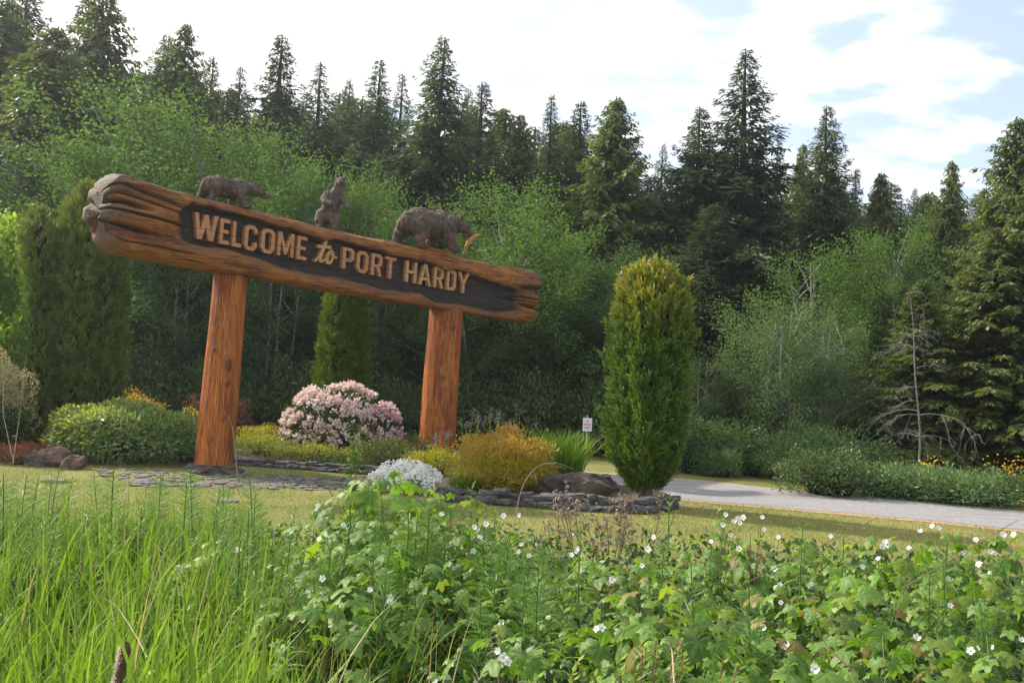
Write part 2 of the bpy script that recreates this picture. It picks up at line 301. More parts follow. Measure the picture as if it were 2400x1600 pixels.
def beam():
    us = np.concatenate([np.linspace(U0, -1.0, 90)[:-1], np.linspace(-1.0, 7.6, 260)[:-1], np.linspace(7.6, U1, 110)])
    # section: angle a, 0 = back bottom ... more samples on the front (-y)
    top = np.interp(us, [-2.6, -2.45, -2.0, -1.0, 0.3, 2, 3.7, 5.0, 5.5, 5.9, 6.3, 7.5, 9.4, 9.95], [4.96, 5.10, 5.08, 5.02, 5.02, 4.99, 5.02, 5.03, 5.10, 5.14, 5.04, 5.02, 5.12, 5.05]) + 0.015*vn1(us, 1, 2.2)
    bot = np.interp(us, [-2.6, -2.3, -1.5, -0.3, 2.5, 5.2, 9.2, 9.95], [3.86, 3.75, 3.72, 3.72, 3.68, 3.68, 3.66, 3.70]) + 0.012*vn1(us, 2, 1.5)
    lipT = np.interp(us, [-1.3, -1.04, -0.1, 0.26, 0.67, 1.3, 2.08, 2.35, 3.04, 4.35, 5.2, 5.9, 6.3, 7.3, 8.2, 9.0], [4.60, 4.78, 4.80, 4.78, 4.70, 4.70, 4.62, 4.72, 4.66, 4.62, 4.60, 4.52, 4.62, 4.52, 4.46, 4.40]) + 0.065 + 0.035*vn1(us, 3, 2.6) + 0.018*vn1(us, 4, 9)
    lipB = np.interp(us, [-1.5, -1.1, -0.4, 0.3, 1.3, 2.5, 3.7, 5.1, 5.6, 6.7, 8.0, 8.8], [4.30, 4.15, 4.12, 4.08, 3.96, 3.97, 3.92, 3.92, 3.80, 3.86, 3.80, 3.95]) + 0.045*vn1(us, 5, 1.6) + 0.018*vn1(us, 6, 8)
    fr_t = np.linspace(-1, 1, 96)                       # front face, bottom to top
    bk = np.linspace(0, math.pi, 34)[1:-1]              # over the top, back, underneath
    nU = len(us); nS = len(fr_t)+len(bk)
    P = np.zeros((nU, nS, 3)); dark = np.zeros((nU, nS)); grey = np.zeros((nU, nS))
    for i, u in enumerate(us):
        zc = (top[i]+bot[i])/2; b = (top[i]-bot[i])/2
        zf = zc + b*0.955*fr_t
        yf = -(0.50 - 0.13*np.abs(fr_t)**5 - 0.03*fr_t)
        a = bk; zb = zc + b*np.sign(np.cos(a))*np.abs(np.cos(a))**0.55*1.0; yb = -0.25 + 0.80*np.sin(a)**0.8
        z = np.concatenate([zf, zb]); y = np.concatenate([yf, yb])
        isf = np.concatenate([np.ones(len(fr_t)), np.zeros(len(bk))])
        endL = 1-sstep(-2.35, -0.95, u); endR = sstep(8.1, 9.2, u)
        grey[i] = np.clip(sstep(0.90, 1.0, (z-zc)/b)*0.7*isf + (1-isf)*(z > zc)*0.8 + 0.22*isf*sstep(-2, 2, 4-u)*(z > zc), 0, 1)
        rec = float(sstep(-1.45, -1.10, u)*(1-sstep(8.5, 9.1, u)))
        ragL = 0.10*n1(float(u), 9, 6)
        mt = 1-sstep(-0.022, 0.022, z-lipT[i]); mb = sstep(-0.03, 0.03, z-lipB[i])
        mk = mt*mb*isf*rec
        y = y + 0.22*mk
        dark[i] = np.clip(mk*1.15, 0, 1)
        # lower lip is cut back in a slanting facet
        fac = sstep(lipB[i]-0.22, lipB[i], z)*(1-mk)*(z < lipB[i]+0.02)*isf*rec
        y = y + 0.10*fac; grey[i] = np.clip(grey[i]+0.45*fac, 0, 1)
        facT = (1-sstep(lipT[i], lipT[i]+0.10, z))*(1-mk)*(z > lipT[i]-0.02)*isf*rec; y = y+0.03*facT
        # left end: carved lobes with grooves between them
        if u < -0.7:
            k = float(endL)
            for z0, z1_, w_, d_, u_on in ((4.62, 4.48, 0.040, 0.17, -1.90), (4.22, 4.08, 0.038, 0.15, -1.75), (4.93, 4.70, 0.026, 0.09, -1.12), (4.78, 4.58, 0.022, 0.07, -1.25), (4.47, 4.40, 0.026, 0.12, -1.10), (3.97, 3.93, 0.014, 0.045, -0.85)):
                zg = np.interp(u, [-2.6, -1.0], [z0, z1_]); f = float(1-sstep(u_on-0.35, u_on+0.25, u))
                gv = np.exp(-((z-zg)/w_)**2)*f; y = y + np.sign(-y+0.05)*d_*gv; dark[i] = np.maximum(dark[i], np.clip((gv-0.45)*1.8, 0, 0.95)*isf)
            y = y - 0.05*k*np.sin((z-3.7)*11)*isf
            grey[i] = np.clip(grey[i] + (1-sstep(-2.60, -2.20+0.30*np.sin(z*9), u))*0.75, 0, 1)
        if u > 7.7:
            for z0, z1_, w_, d_, u_on in ((4.62, 4.52, 0.050, 0.24, 9.0), (4.08, 4.12, 0.045, 0.24, 9.05), (4.32, 4.28, 0.025, 0.10, 8.7), (4.22, 4.2, 0.02, 0.10, 8.3)):
                zg = np.interp(u, [8.0, 9.95], [z1_, z0]); f = float(sstep(u_on-0.5, u_on+0.3, u))
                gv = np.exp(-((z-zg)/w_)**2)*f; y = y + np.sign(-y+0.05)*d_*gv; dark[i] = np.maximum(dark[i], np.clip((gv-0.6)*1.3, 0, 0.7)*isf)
            grey[i] = np.clip(grey[i] + sstep(9.2, 9.75, u)*0.35 + float(endR)*0.35*(z > zc), 0, 1)
        # ends are rounded off
        tL = np.clip((U0+0.26-u)/0.26, 0, 1); tR = np.clip((u-(U1-0.35))/0.35, 0, 1); s_ = math.sqrt(max(0.02, 1-max(tL, tR)**2.4))
        z = zc + (z-zc)*(0.62+0.38*s_); y = y*(.35+.65*s_)
        # lobes end at different lengths
        uu = np.full(nS, u)
        eL = float(1-sstep(-2.6, -1.7, u)); eR = float(sstep(9.0, 9.95, u))
        uu = uu + eL*(0.10*np.exp(-((z-4.60)/0.05)**2) + 0.09*np.exp(-((z-4.18)/0.06)**2) + 0.08*(z < 4.15) - 0.06*(np.abs(z-4.4) < 0.15))
        uu = uu - eR*(0.34*np.exp(-((z-4.52)/0.08)**2) + 0.30*np.exp(-((z-4.06)/0.06)**2) + 0.14*((z < 4.5) & (z > 4.06)) + 0.20*(z <= 4.06))
        P[i, :, 0] = uu; P[i, :, 1] = y; P[i, :, 2] = z + SL*uu
    # chiselled unevenness
    for i in range(nU):
        for j in range(nS):
            q = P[i, j]; v = mnoise.noise(Vector((q[0]*1.3, q[1]*4, q[2]*4)))*0.028 + (0.35-abs(mnoise.noise(Vector((q[0]*0.9, q[1]*6, q[2]*6+5)))))*0.060*(0.35+0.65*(q[0] < -1.1 or q[0] > 8.4 or q[2] > 4.85)) + mnoise.noise(Vector((q[0]*5, q[1]*16, q[2]*18)))*0.010 - 0.012
            P[i, j, 1] += v*(-1 if q[1] < 0 else 1); P[i, j, 2] += 0.4*v*(1 if q[2] > 4.3 else -1)
    g = Geo(); i = np.arange(nU-1)[:, None]*nS; j = np.arange(nS)[None]; j2 = (j+1) % nS
    F = np.stack([i+j2, i+j, i+nS+j, i+nS+j2], -1).reshape(-1, 4)
    g.add(P.reshape(-1, 3), F, dark.ravel(), grey.ravel())
    for e in (0, nU-1):
        c = P[e].mean(0); ring = P[e]; V = np.vstack([ring, c[None]]); a = np.arange(nS); b = (a+1) % nS
        F = np.column_stack([a, b, np.full(nS, nS)]) if e == 0 else np.column_stack([b, a, np.full(nS, nS)])
        g.add(V, F, 0.15, 0.9)
    return g.build('beam', M['beam'], sign, True)
beam()
def post_mat():
    m, nn, ll = new_mat('varnished_orange_post')
    f1 = noise_fac(nn, ll, 3, 8, (5, 5, 0.35), lo=0.3, hi=0.7, dist=0.4); c = mixc(nn, ll, f1, (0.28, 0.060, 0.011), (0.50, 0.160, 0.026))
    c = mixc(nn, ll, noise_fac(nn, ll, 1.2, 5, (2.5, 2.5, 0.5), lo=0.48, hi=0.64), c, (0.15, 0.028, 0.012))
    c = mixc(nn, ll, noise_fac(nn, ll, 10, 8, (4, 4, 0.10), lo=0.54, hi=0.64), c, (0.13, 0.035, 0.012))
    c = mixc(nn, ll, noise_fac(nn, ll, 30, 4, (3, 3, 0.035), lo=0.56, hi=0.62), c, (0.09, 0.025, 0.012))
    c = mixc(nn, ll, noise_fac(nn, ll, 22, 5, (3, 3, 0.08), lo=0.55, hi=0.70), c, (0.66, 0.33, 0.09))
    c = mixc(nn, ll, attr(nn, 'g'), c, (0.28, 0.20, 0.15)); c = mixc(nn, ll, attr(nn, 'r'), c, (0.06, 0.03, 0.02))
    p = nn.new('ShaderNodeBsdfPrincipled'); ll.new(c, p.inputs['Base Color']); p.inputs['Roughness'].default_value = 0.55; p.inputs['Specular IOR Level'].default_value = 0.25
    b = nn.new('ShaderNodeBump'); b.inputs['Strength'].default_value = 0.5; b.inputs['Distance'].default_value = 0.015
    ll.new(noise_fac(nn, ll, 8, 9, (5, 5, 0.3), lo=0.2, hi=0.8), b.inputs['Height']); ll.new(b.outputs[0], p.inputs['Normal'])
    o = nn.new('ShaderNodeOutputMaterial'); ll.new(p.outputs[0], o.inputs[0]); return m
M['post'] = post_mat()
def post(u, r0, r1, lean, ztop, seed, knots):
    nz_, na = 90, 56; g = Geo(); V = []; R = []; Gr = []
    for i in range(nz_):
        t = i/(nz_-1); z = ztop*t
        for j in range(na):
            a = 2*math.pi*j/na; fl = abs(math.cos(a*3.5+seed))**6*0.010
            r = r0+(r1-r0)*t + 0.014*mnoise.noise(Vector((math.cos(a)*1.3+seed, math.sin(a)*1.3, z*0.6))) + 0.006*mnoise.noise(Vector((math.cos(a)*6+seed, math.sin(a)*6, z*0.8))) - fl
            if t > 0.965: r -= 0.05*((t-0.965)/0.035)**2
            dk = 0
            for ka, kz, kr in knots:
                da = (a-ka+math.pi) % (2*math.pi)-math.pi; d2 = (da*r0/kr)**2+((z-kz)/(kr*1.5))**2; e = math.exp(-d2); r += 0.05*e; dk = max(dk, min(0.8, e*1.1))
            V.append((u+lean*t+r*math.cos(a), r*math.sin(a)*0.98, z)); R.append(dk); Gr.append(max(0, 1-z/0.25)*0.6)
    i = np.arange(nz_-1)[:, None]*na; j = np.arange(na)[None]; j2 = (j+1) % na
    g.add(V, np.stack([i+j, i+j2, i+na+j2, i+na+j], -1).reshape(-1, 4), np.array(R), np.array(Gr))
    return g.build('post', M['post'], sign, True)
VW = -1.05   # direction from the posts towards the viewer in the sign's own frame (angle)
post(0.02, 0.355, 0.315, 0.12, 3.82, 1.3, [(-1.9, 2.03, 0.07), (-1.85, 1.70, 0.04), (-2.7, 2.3, 0.03), (-1.9, 1.05, 0.035)])
post(6.30, 0.455, 0.410, 0.10, 3.70, 4.1, [(-1.9, 3.2, 0.05), (-1.6, 2.6, 0.04), (-2.3, 2.0, 0.04)])
def slab_mesh(seed, mat, fx=1, fy=.8, fz=.55):
    import bmesh
    r_ = random.Random(seed); bm = bmesh.new()
    for _ in range(22):
        v = Vector([r_.choice((-1, 1))*(r_.uniform(.6, 1)) for _ in range(3)]); k = r_.randrange(3); v[k] *= r_.uniform(.2, 1); bm.verts.new((v.x*fx, v.y*fy, v.z*fz))
    bmesh.ops.convex_hull(bm, input=bm.verts); bmesh.ops.delete(bm, geom=[v for v in bm.verts if not v.link_faces], context='VERTS')
    bmesh.ops.bevel(bm, geom=list(bm.edges), offset=.04, segments=1, affect='EDGES')
    me = bpy.data.meshes.new('stone'); bm.to_mesh(me); bm.free(); me.materials.append(mat); return me
def rock_mesh(seed, sx, sy, sz, mat, sub=3, flat=0.0, rough=0.35):
    me = bpy.data.meshes.new('rock'); import bmesh
    bm = bmesh.new(); bmesh.ops.create_icosphere(bm, subdivisions=sub, radius=1)
    for v in bm.verts:
        p = v.co.copy(); m_ = max(abs(p.x), abs(p.y), abs(p.z)); p = p.lerp(p/m_*0.9, 0.25)
        n_ = mnoise.noise(p*1.1+Vector((seed*3.1, 0, 0)))*rough + mnoise.noise(p*3+Vector((0, seed, 0)))*rough*0.3
        cel = mnoise.cell(p*1.3+Vector((seed, seed, 0)))*0.06
        p *= 1+n_+cel; v.co = Vector((p.x*sx, p.y*sy, p.z*sz))
    bm.to_mesh(me); bm.free(); me.materials.append(mat)
    for f in me.polygons: f.use_smooth = False
    return me
ft = link('post_footing', rock_mesh(3, 0.50, 0.46, 0.13, M['basalt']), sign, (0.0, 0, 0.06))
ft2 = link('post_footing', rock_mesh(5, 0.58, 0.52, 0.13, M['basalt']), sign, (6.3, 0, 0.06))

# letters: outlines drawn in a unit box (height 1), closed loops; inner loops are holes
def octo(w, h, c, x0=0, y0=0): return [(x0+c, y0), (x0+w-c, y0), (x0+w, y0+c), (x0+w, y0+h-c), (x0+w-c, y0+h), (x0+c, y0+h), (x0, y0+h-c), (x0, y0+c)]
S = 0.20
GL = {
 'W': (1.02, [[(0.0, 1), (0.20, 1), (0.27, 0.42), (0.42, 0.98), (0.60, 0.98), (0.74, 0.42), (0.82, 1), (1.02, 1), (0.86, 0), (0.62, 0), (0.51, 0.45), (0.38, 0), (0.15, 0)]]),
 'E': (0.55, [[(0, 0), (0.55, 0), (0.55, .18), (.2, .18), (.2, .42), (.50, .42), (.50, .58), (.2, .58), (.2, .83), (.55, .83), (.55, 1), (0, 1)]]),
 'L': (0.52, [[(0, 0), (.52, 0), (.52, .18), (.2, .18), (.2, 1), (0, 1)]]),
 'C': (0.66, [[(.17, 0), (.49, 0), (.66, .15), (.66, .36), (.46, .36), (.46, .22), (.40, .17), (.26, .17), (.20, .23), (.20, .77), (.26, .83), (.40, .83), (.46, .78), (.46, .66), (.66, .66), (.66, .85), (.49, 1), (.17, 1), (0, .85), (0, .15)]]),
 'O': (0.68, [octo(.68, 1, .18), octo(.28, .66, .07, .20, .17)]),
 'M': (0.90, [[(0, 0), (.19, 0), (.19, .58), (.38, .08), (.52, .08), (.71, .58), (.71, 0), (.90, 0), (.90, 1), (.69, 1), (.45, .42), (.21, 1), (0, 1)]]),
 'P': (0.66, [[(0, 0), (.20, 0), (.20, .34), (.50, .34), (.66, .48), (.66, .86), (.50, 1), (0, 1)], [(.20, .50), (.40, .50), (.46, .56), (.46, .78), (.40, .84), (.20, .84)]]),
 'R': (0.68, [[(0, 0), (.20, 0), (.20, .36), (.32, .36), (.47, 0), (.68, 0), (.51, .39), (.66, .52), (.66, .86), (.50, 1), (0, 1)], [(.20, .52), (.40, .52), (.46, .57), (.46, .78), (.40, .84), (.20, .84)]]),
 'T': (0.66, [[(.23, 0), (.43, 0), (.43, .83), (.66, .83), (.66, 1), (0, 1), (0, .83), (.23, .83)]]),
 'H': (0.72, [[(0, 0), (.20, 0), (.20, .42), (.52, .42), (.52, 0), (.72, 0), (.72, 1), (.52, 1), (.52, .58), (.20, .58), (.20, 1), (0, 1)]]),
 'A': (0.80, [[(0, 0), (.20, 0), (.26, .23), (.54, .23), (.60, 0), (.80, 0), (.51, 1), (.29, 1)], [(.30, .38), (.50, .38), (.40, .76)]]),
 'D': (0.68, [[(0, 0), (.50, 0), (.68, .15), (.68, .85), (.50, 1), (0, 1)], [(.20, .17), (.42, .17), (.48, .23), (.48, .77), (.42, .83), (.20, .83)]]),
 'Y': (0.86, [[(.33, 0), (.53, 0), (.53, .42), (.86, 1), (.65, 1), (.43, .59), (.21, 1), (0, 1), (.33, .42)]]),
}
def letter_mat(name, a, b):
    m, nn, ll = new_mat(name)
    c = mixc(nn, ll, noise_fac(nn, ll, 8, 8, (0.5, 1, 3), lo=0.3, hi=0.7), a, b)
    c = mixc(nn, ll, noise_fac(nn, ll, 3, 8, (0.15, 1, 9), lo=0.635, hi=0.655), c, (0.05, 0.03, 0.03))
    tcn = nn.new('ShaderNodeTexCoord'); sx = nn.new('ShaderNodeSeparateXYZ'); ll.new(tcn.outputs['Object'], sx.inputs[0]); jit = noise_fac(nn, ll, 5, 4, lo=0.0, hi=1.0)
    for h_ in (0.20, 0.345, 0.075):
        q = nn.new('ShaderNodeMath'); q.operation = 'MULTIPLY_ADD'; ll.new(jit, q.inputs[0]); q.inputs[1].default_value = 0.09; q.inputs[2].default_value = -h_-0.045
        s1 = nn.new('ShaderNodeMath'); s1.operation = 'ADD'; ll.new(q.outputs[0], s1.inputs[0]); ll.new(sx.outputs[1], s1.inputs[1])
        ab = nn.new('ShaderNodeMath'); ab.operation = 'ABSOLUTE'; ll.new(s1.outputs[0], ab.inputs[0]); lt = nn.new('ShaderNodeMath'); lt.operation = 'LESS_THAN'; ll.new(ab.outputs[0], lt.inputs[0]); lt.inputs[1].default_value = 0.005 if h_ == 0.20 else 0.0025
        c = mixc(nn, ll, lt.outputs[0], c, (0.05, 0.03, 0.03))
    p = nn.new('ShaderNodeBsdfPrincipled'); ll.new(c, p.inputs['Base Color']); p.inputs['Roughness'].default_value = 0.7
    bp = nn.new('ShaderNodeBump'); bp.inputs['Strength'].default_value = 0.5; bp.inputs['Distance'].default_value = 0.01; ll.new(noise_fac(nn, ll, 25, 6, (0.4, 1, 2), lo=.2, hi=.8), bp.inputs['Height']); ll.new(bp.outputs[0], p.inputs['Normal'])
    o = nn.new('ShaderNodeOutputMaterial'); ll.new(p.outputs[0], o.inputs[0]); return m
M['let_red'] = letter_mat('terracotta_letters', (0.40, 0.165, 0.065), (0.54, 0.25, 0.105))
M['let_tan'] = letter_mat('tan_letters', (0.45, 0.215, 0.075), (0.57, 0.31, 0.12))
def curve_mesh(loops, sx, sz, depth, mat):
    cu = bpy.data.curves.new('letter', 'CURVE'); cu.dimensions = '2D'; cu.fill_mode = 'BOTH'; cu.extrude = depth/2; cu.bevel_depth = 0.004; cu.offset = -0.011
    for lp in loops:
        n_ = len(lp); fine = []
        for i in range(n_):
            a = lp[i]; b = lp[(i+1) % n_]; d = math.hypot((b[0]-a[0])*sx, (b[1]-a[1])*sz); k = max(1, int(d/0.035))
            for q in range(k):
                t = q/k; j_ = 0.0035 if q else 0.0; fine.append(((a[0]+(b[0]-a[0])*t)*sx+random.uniform(-j_, j_), (a[1]+(b[1]-a[1])*t)*sz+random.uniform(-j_, j_)))
        sp = cu.splines.new('POLY'); sp.points.add(len(fine)-1); sp.use_cyclic_u = True
        for p, q in zip(sp.points, fine): p.co = (q[0], q[1], 0, 1)
    o = bpy.data.objects.new('tmp', cu); col.objects.link(o)
    dg = bpy.context.evaluated_depsgraph_get(); me = bpy.data.meshes.new_from_object(o.evaluated_get(dg)); bpy.data.objects.remove(o)
    me.materials.clear(); me.materials.append(mat); return me
YL = -0.325
def put_letter(ch, x0, x1, z0, z1_, mat, depth=0.085, dz=0):
    x1 -= 0.018; wd, loops = GL[ch]; me = curve_mesh(loops, (x1-x0)/wd, z1_-z0, depth, mat)
    o = link('letter', me, sign); o.location = (x0, YL, z0+dz); o.rotation_euler = (math.pi/2, 0.012, 0); return o
for ch, x0, x1, z0, z1_, m_ in (('W', -0.98, -0.45, 4.25, 4.73, 'r'), ('E', -0.43, -0.19, 4.23, 4.71, 'r'), ('L', -0.15, 0.08, 4.22, 4.70, 'r'), ('C', 0.12, 0.44, 4.20, 4.69, 'r'),
        ('O', 0.50, 0.86, 4.20, 4.69, 'r'), ('M', 0.90, 1.33, 4.20, 4.68, 'r'), ('E', 1.38, 1.66, 4.19, 4.67, 'r'),
        ('P', 2.60, 2.96, 4.16, 4.62, 'r'), ('O', 3.01, 3.38, 4.13, 4.61, 'r'), ('R', 3.44, 3.81, 4.12, 4.61, 'r'), ('T', 3.86, 4.23, 4.11, 4.60, 'r'),
        ('H', 4.52, 4.92, 4.10, 4.59, 't'), ('A', 4.96, 5.42, 4.09, 4.59, 't'), ('R', 5.48, 5.86, 4.08, 4.58, 't'), ('D', 5.94, 6.31, 4.07, 4.57, 't'), ('Y', 6.35, 6.80, 4.06, 4.57, 't')):
    put_letter(ch, x0, x1, z0, z1_, M['let_red'] if m_ == 'r' else M['let_tan'])
def ribbon(strokes, mat, name):
    g = Geo()
    for k, (pts, wds) in enumerate(strokes):
        pts = np.array(pts, float); t = np.linspace(0, len(pts)-1, 28)
        # smooth interpolation
        from math import comb
        q = np.stack([np.interp(t, range(len(pts)), pts[:, i]) for i in (0, 1)], 1)
        for _ in range(6): q[1:-1] = (q[:-2]+2*q[1:-1]+q[2:])/4
        wv = np.interp(t, range(len(pts)), wds); d = nrm(np.gradient(q, axis=0)); nn_ = np.stack([-d[:, 1], d[:, 0]], 1)
        yb, yf = YL+0.045, YL-0.04-0.003*k
        A = q+nn_*wv[:, None]/2; B = q-nn_*wv[:, None]/2; m_ = len(q)
        V = np.concatenate([np.column_stack([A[:, 0], np.full(m_, yf), A[:, 1]]), np.column_stack([B[:, 0], np.full(m_, yf), B[:, 1]]), np.column_stack([A[:, 0], np.full(m_, yb), A[:, 1]]), np.column_stack([B[:, 0], np.full(m_, yb), B[:, 1]])])
        i = np.arange(m_-1); F = np.concatenate([np.column_stack([i, i+m_, i+m_+1, i+1]), np.column_stack([i, i+1, i+2*m_+1, i+2*m_]), np.column_stack([i+m_, i+3*m_, i+3*m_+1, i+m_+1])])
        F = np.vstack([F, [[0, 2*m_, 3*m_, m_]], [[m_-1, 2*m_-1, 4*m_-1, 3*m_-1]]])
        g.add(V, F)
    o = g.build(name, mat, sign); return o
ribbon([([(2.19, 4.76), (2.14, 4.66), (2.09, 4.52), (2.02, 4.36), (1.99, 4.27), (2.02, 4.22), (2.10, 4.24), (2.18, 4.33), (2.24, 4.40)], [0.03, 0.08, 0.09, 0.085, 0.08, 0.06, 0.04, 0.03, 0.025]),
        ([(1.92, 4.53), (2.05, 4.53), (2.16, 4.55), (2.28, 4.55)], [0.07, 0.06, 0.06, 0.075]),
        ([(1.86, 4.21), (1.92, 4.26), (2.00, 4.34)], [0.05, 0.03, 0.03])], M['let_tan'], 'letter')
ribbon([([(2.31, 4.50), (2.24, 4.44), (2.17, 4.33), (2.17, 4.23), (2.25, 4.19), (2.33, 4.26), (2.37, 4.38), (2.36, 4.48), (2.30, 4.51), (2.26, 4.44), (2.31, 4.36), (2.46, 4.36)], [0.04, 0.07, 0.085, 0.08, 0.06, 0.055, 0.05, 0.045, 0.04, 0.03, 0.035, 0.05])], M['let_tan'], 'letter')

# ------------------------------------------------------------------ carved bears
def bear_mat():
    m, nn, ll = new_mat('weathered_carved_fur')
    c = mixc(nn, ll, noise_fac(nn, ll, 9, 8, (1, 1.5, 0.6), lo=0.3, hi=0.7), (0.060, 0.043, 0.033), (0.215, 0.165, 0.128))
    c = mixc(nn, ll, noise_fac(nn, ll, 2.2, 5, lo=0.55, hi=0.72), c, (0.24, 0.115, 0.06))
    c = mixc(nn, ll, attr(nn, 'r'), c, (0.03, 0.022, 0.018))
    p = nn.new('ShaderNodeBsdfPrincipled'); ll.new(c, p.inputs['Base Color']); p.inputs['Roughness'].default_value = 0.8; p.inputs['Specular IOR Level'].default_value = 0.2
    b = nn.new('ShaderNodeBump'); b.inputs['Strength'].default_value = 1.0; b.inputs['Distance'].default_value = 0.06
    ll.new(noise_fac(nn, ll, 16, 8, (1.5, 2, 0.4), lo=0.2, hi=0.8), b.inputs['Height']); ll.new(b.outputs[0], p.inputs['Normal'])
    o = nn.new('ShaderNodeOutputMaterial'); ll.new(p.outputs[0], o.inputs[0]); return m
M['bear'] = bear_mat()
def blob(name, chains, vox, mat, parent, furry=0.012, fl=(9, 9, 4), yscale=1.0, dark=()):
    import bmesh
    bm = bmesh.new()
    for ch in chains:
        for (a, ra), (b, rb) in zip(ch[:-1], ch[1:]):
            a = Vector(a); b = Vector(b); n_ = max(2, int((b-a).length/(0.35*min(ra, rb)))+1)
            for i in range(n_+1):
                t = i/n_; bmesh.ops.create_icosphere(bm, subdivisions=2, radius=ra+(rb-ra)*t, matrix=Matrix.Translation(a.lerp(b, t)))
    me = bpy.data.meshes.new(name); bm.to_mesh(me); bm.free(); o = bpy.data.objects.new('tmp', me); col.objects.link(o)
    r = o.modifiers.new('r', 'REMESH'); r.mode = 'VOXEL'; r.voxel_size = vox*.8
    s_ = o.modifiers.new('s', 'SMOOTH'); s_.factor = 0.6; s_.iterations = 5
    dg = bpy.context.evaluated_depsgraph_get(); m2 = bpy.data.meshes.new_from_object(o.evaluated_get(dg)); bpy.data.objects.remove(o)
    n_ = len(m2.vertices); nor = [v.normal.copy() for v in m2.vertices]; at = m2.attributes.new('r', 'FLOAT', 'POINT')
    for i, v in enumerate(m2.vertices):
        q = v.co; s1 = mnoise.noise(Vector((q.x*fl[0]+q.z*5, q.y*fl[1], q.z*fl[2]))); s2 = mnoise.noise(Vector((q.x*fl[0]*3+q.z*9, q.y*fl[1]*3, q.z*fl[2]*2.5)))
        d = 0
        for c_, rr in dark: d = max(d, min(1.0, 1.6-1.6*(q-Vector(c_)).length/rr))
        at.data[i].value = max(0, d)
        v.co = q + nor[i]*(furry*s1*1.2 + furry*0.8*s2)
    for f in m2.polygons: f.use_smooth = True
    m2.materials.clear(); m2.materials.append(mat); m2.name = name
    return link(name, m2, parent)
def local_at(u, y, z): # a point of the sign's frame in world space
    c, s_ = math.cos(ANG), math.sin(ANG); return (P1[0]+u*c-y*s_, P1[1]+u*s_+y*c, z)
# walking bear with the salmon
RB = ANG-math.radians(24)
b3 = thing('bear_carving', 'largest carved bear, head lowered, holding a wooden salmon above the word HARDY', 'bear carving', local_at(4.52, 0.12, 4.95), RB)
Z = lambda x, y, z, r: ((x, y, z), r)
blob('body', [
 [Z(.48, 0, .60, .30), Z(.66, 0, .64, .33), Z(.92, 0, .60, .31), Z(1.20, 0, .62, .33), Z(1.30, 0, .64, .30), Z(1.50, 0, .66, .235), Z(1.70, 0, .66, .175), Z(1.80, 0, .63, .15), Z(1.93, 0, .54, .095), Z(2.04, 0, .49, .072)],
 [Z(.30, 0, .52, .20), Z(.5, 0, .6, .28)], [Z(1.18, 0, .78, .20), Z(1.30, 0, .78, .18)], [Z(1.86, 0, .46, .07), Z(2.0, 0, .435, .045)],
 [Z(.58, -.17, .52, .26), Z(.66, -.22, .32, .17), Z(.56, -.24, .17, .115), Z(.60, -.24, .07, .095), Z(.76, -.24, .055, .075)],
 [Z(.42, .17, .52, .24), Z(.28, .22, .32, .16), Z(.20, .22, .16, .11), Z(.22, .22, .07, .09), Z(.36, .22, .055, .07)],
 [Z(1.28, -.18, .60, .23), Z(1.34, -.24, .34, .155), Z(1.42, -.24, .12, .11), Z(1.46, -.24, .06, .09), Z(1.60, -.24, .05, .07)],
 [Z(1.22, .16, .55, .20), Z(1.10, .22, .30, .13), Z(1.00, .22, .10, .10), Z(1.12, .22, .055, .075)],
 [Z(1.70, -.125, .81, .042), Z(1.69, -.14, .86, .035)], [Z(1.70, .125, .81, .042), Z(1.69, .14, .86, .035)]],
 0.019, M['bear'], b3, 0.026, dark=(((1.90, -.11, .60), .035), ((2.11, 0, .50), .05)))
fz = local_at(4.52, 0.12, 4.95)
salmon = thing('salmon_carving', 'small orange carved salmon hanging from the mouth of the largest bear', 'fish carving', fz, RB)
M['salmon'] = solid_mat('orange_carved_salmon', (0.36, 0.15, 0.045), (0.50, 0.24, 0.08), 8, 0.6, 0.4)
blob('body', [[Z(2.22, -.02, .50, .022), Z(2.14, -.03, .47, .042), Z(2.02, -.04, .41, .05), Z(1.94, -.05, .30, .058), Z(1.88, -.05, .18, .045), Z(1.86, -.05, .10, .025)]], 0.011, M['salmon'], salmon, 0.003)
blob('tail_fin', [[Z(1.86, -.05, .09, .018), Z(1.80, -.05, .02, .014)], [Z(1.86, -.05, .09, .018), Z(1.92, -.05, .015, .014)]], 0.009, M['salmon'], salmon, 0.002)
b1 = thing('bear_carving', 'smaller carved bear walking level with raised head, above the word WELCOME', 'bear carving', local_at(-0.68, 0.12, 4.98), RB)
s1_ = 0.66
def sc_(ch): return [[((x*s1_, y*s1_, z*s1_), r*s1_) for (x, y, z), r in c] for c in ch]
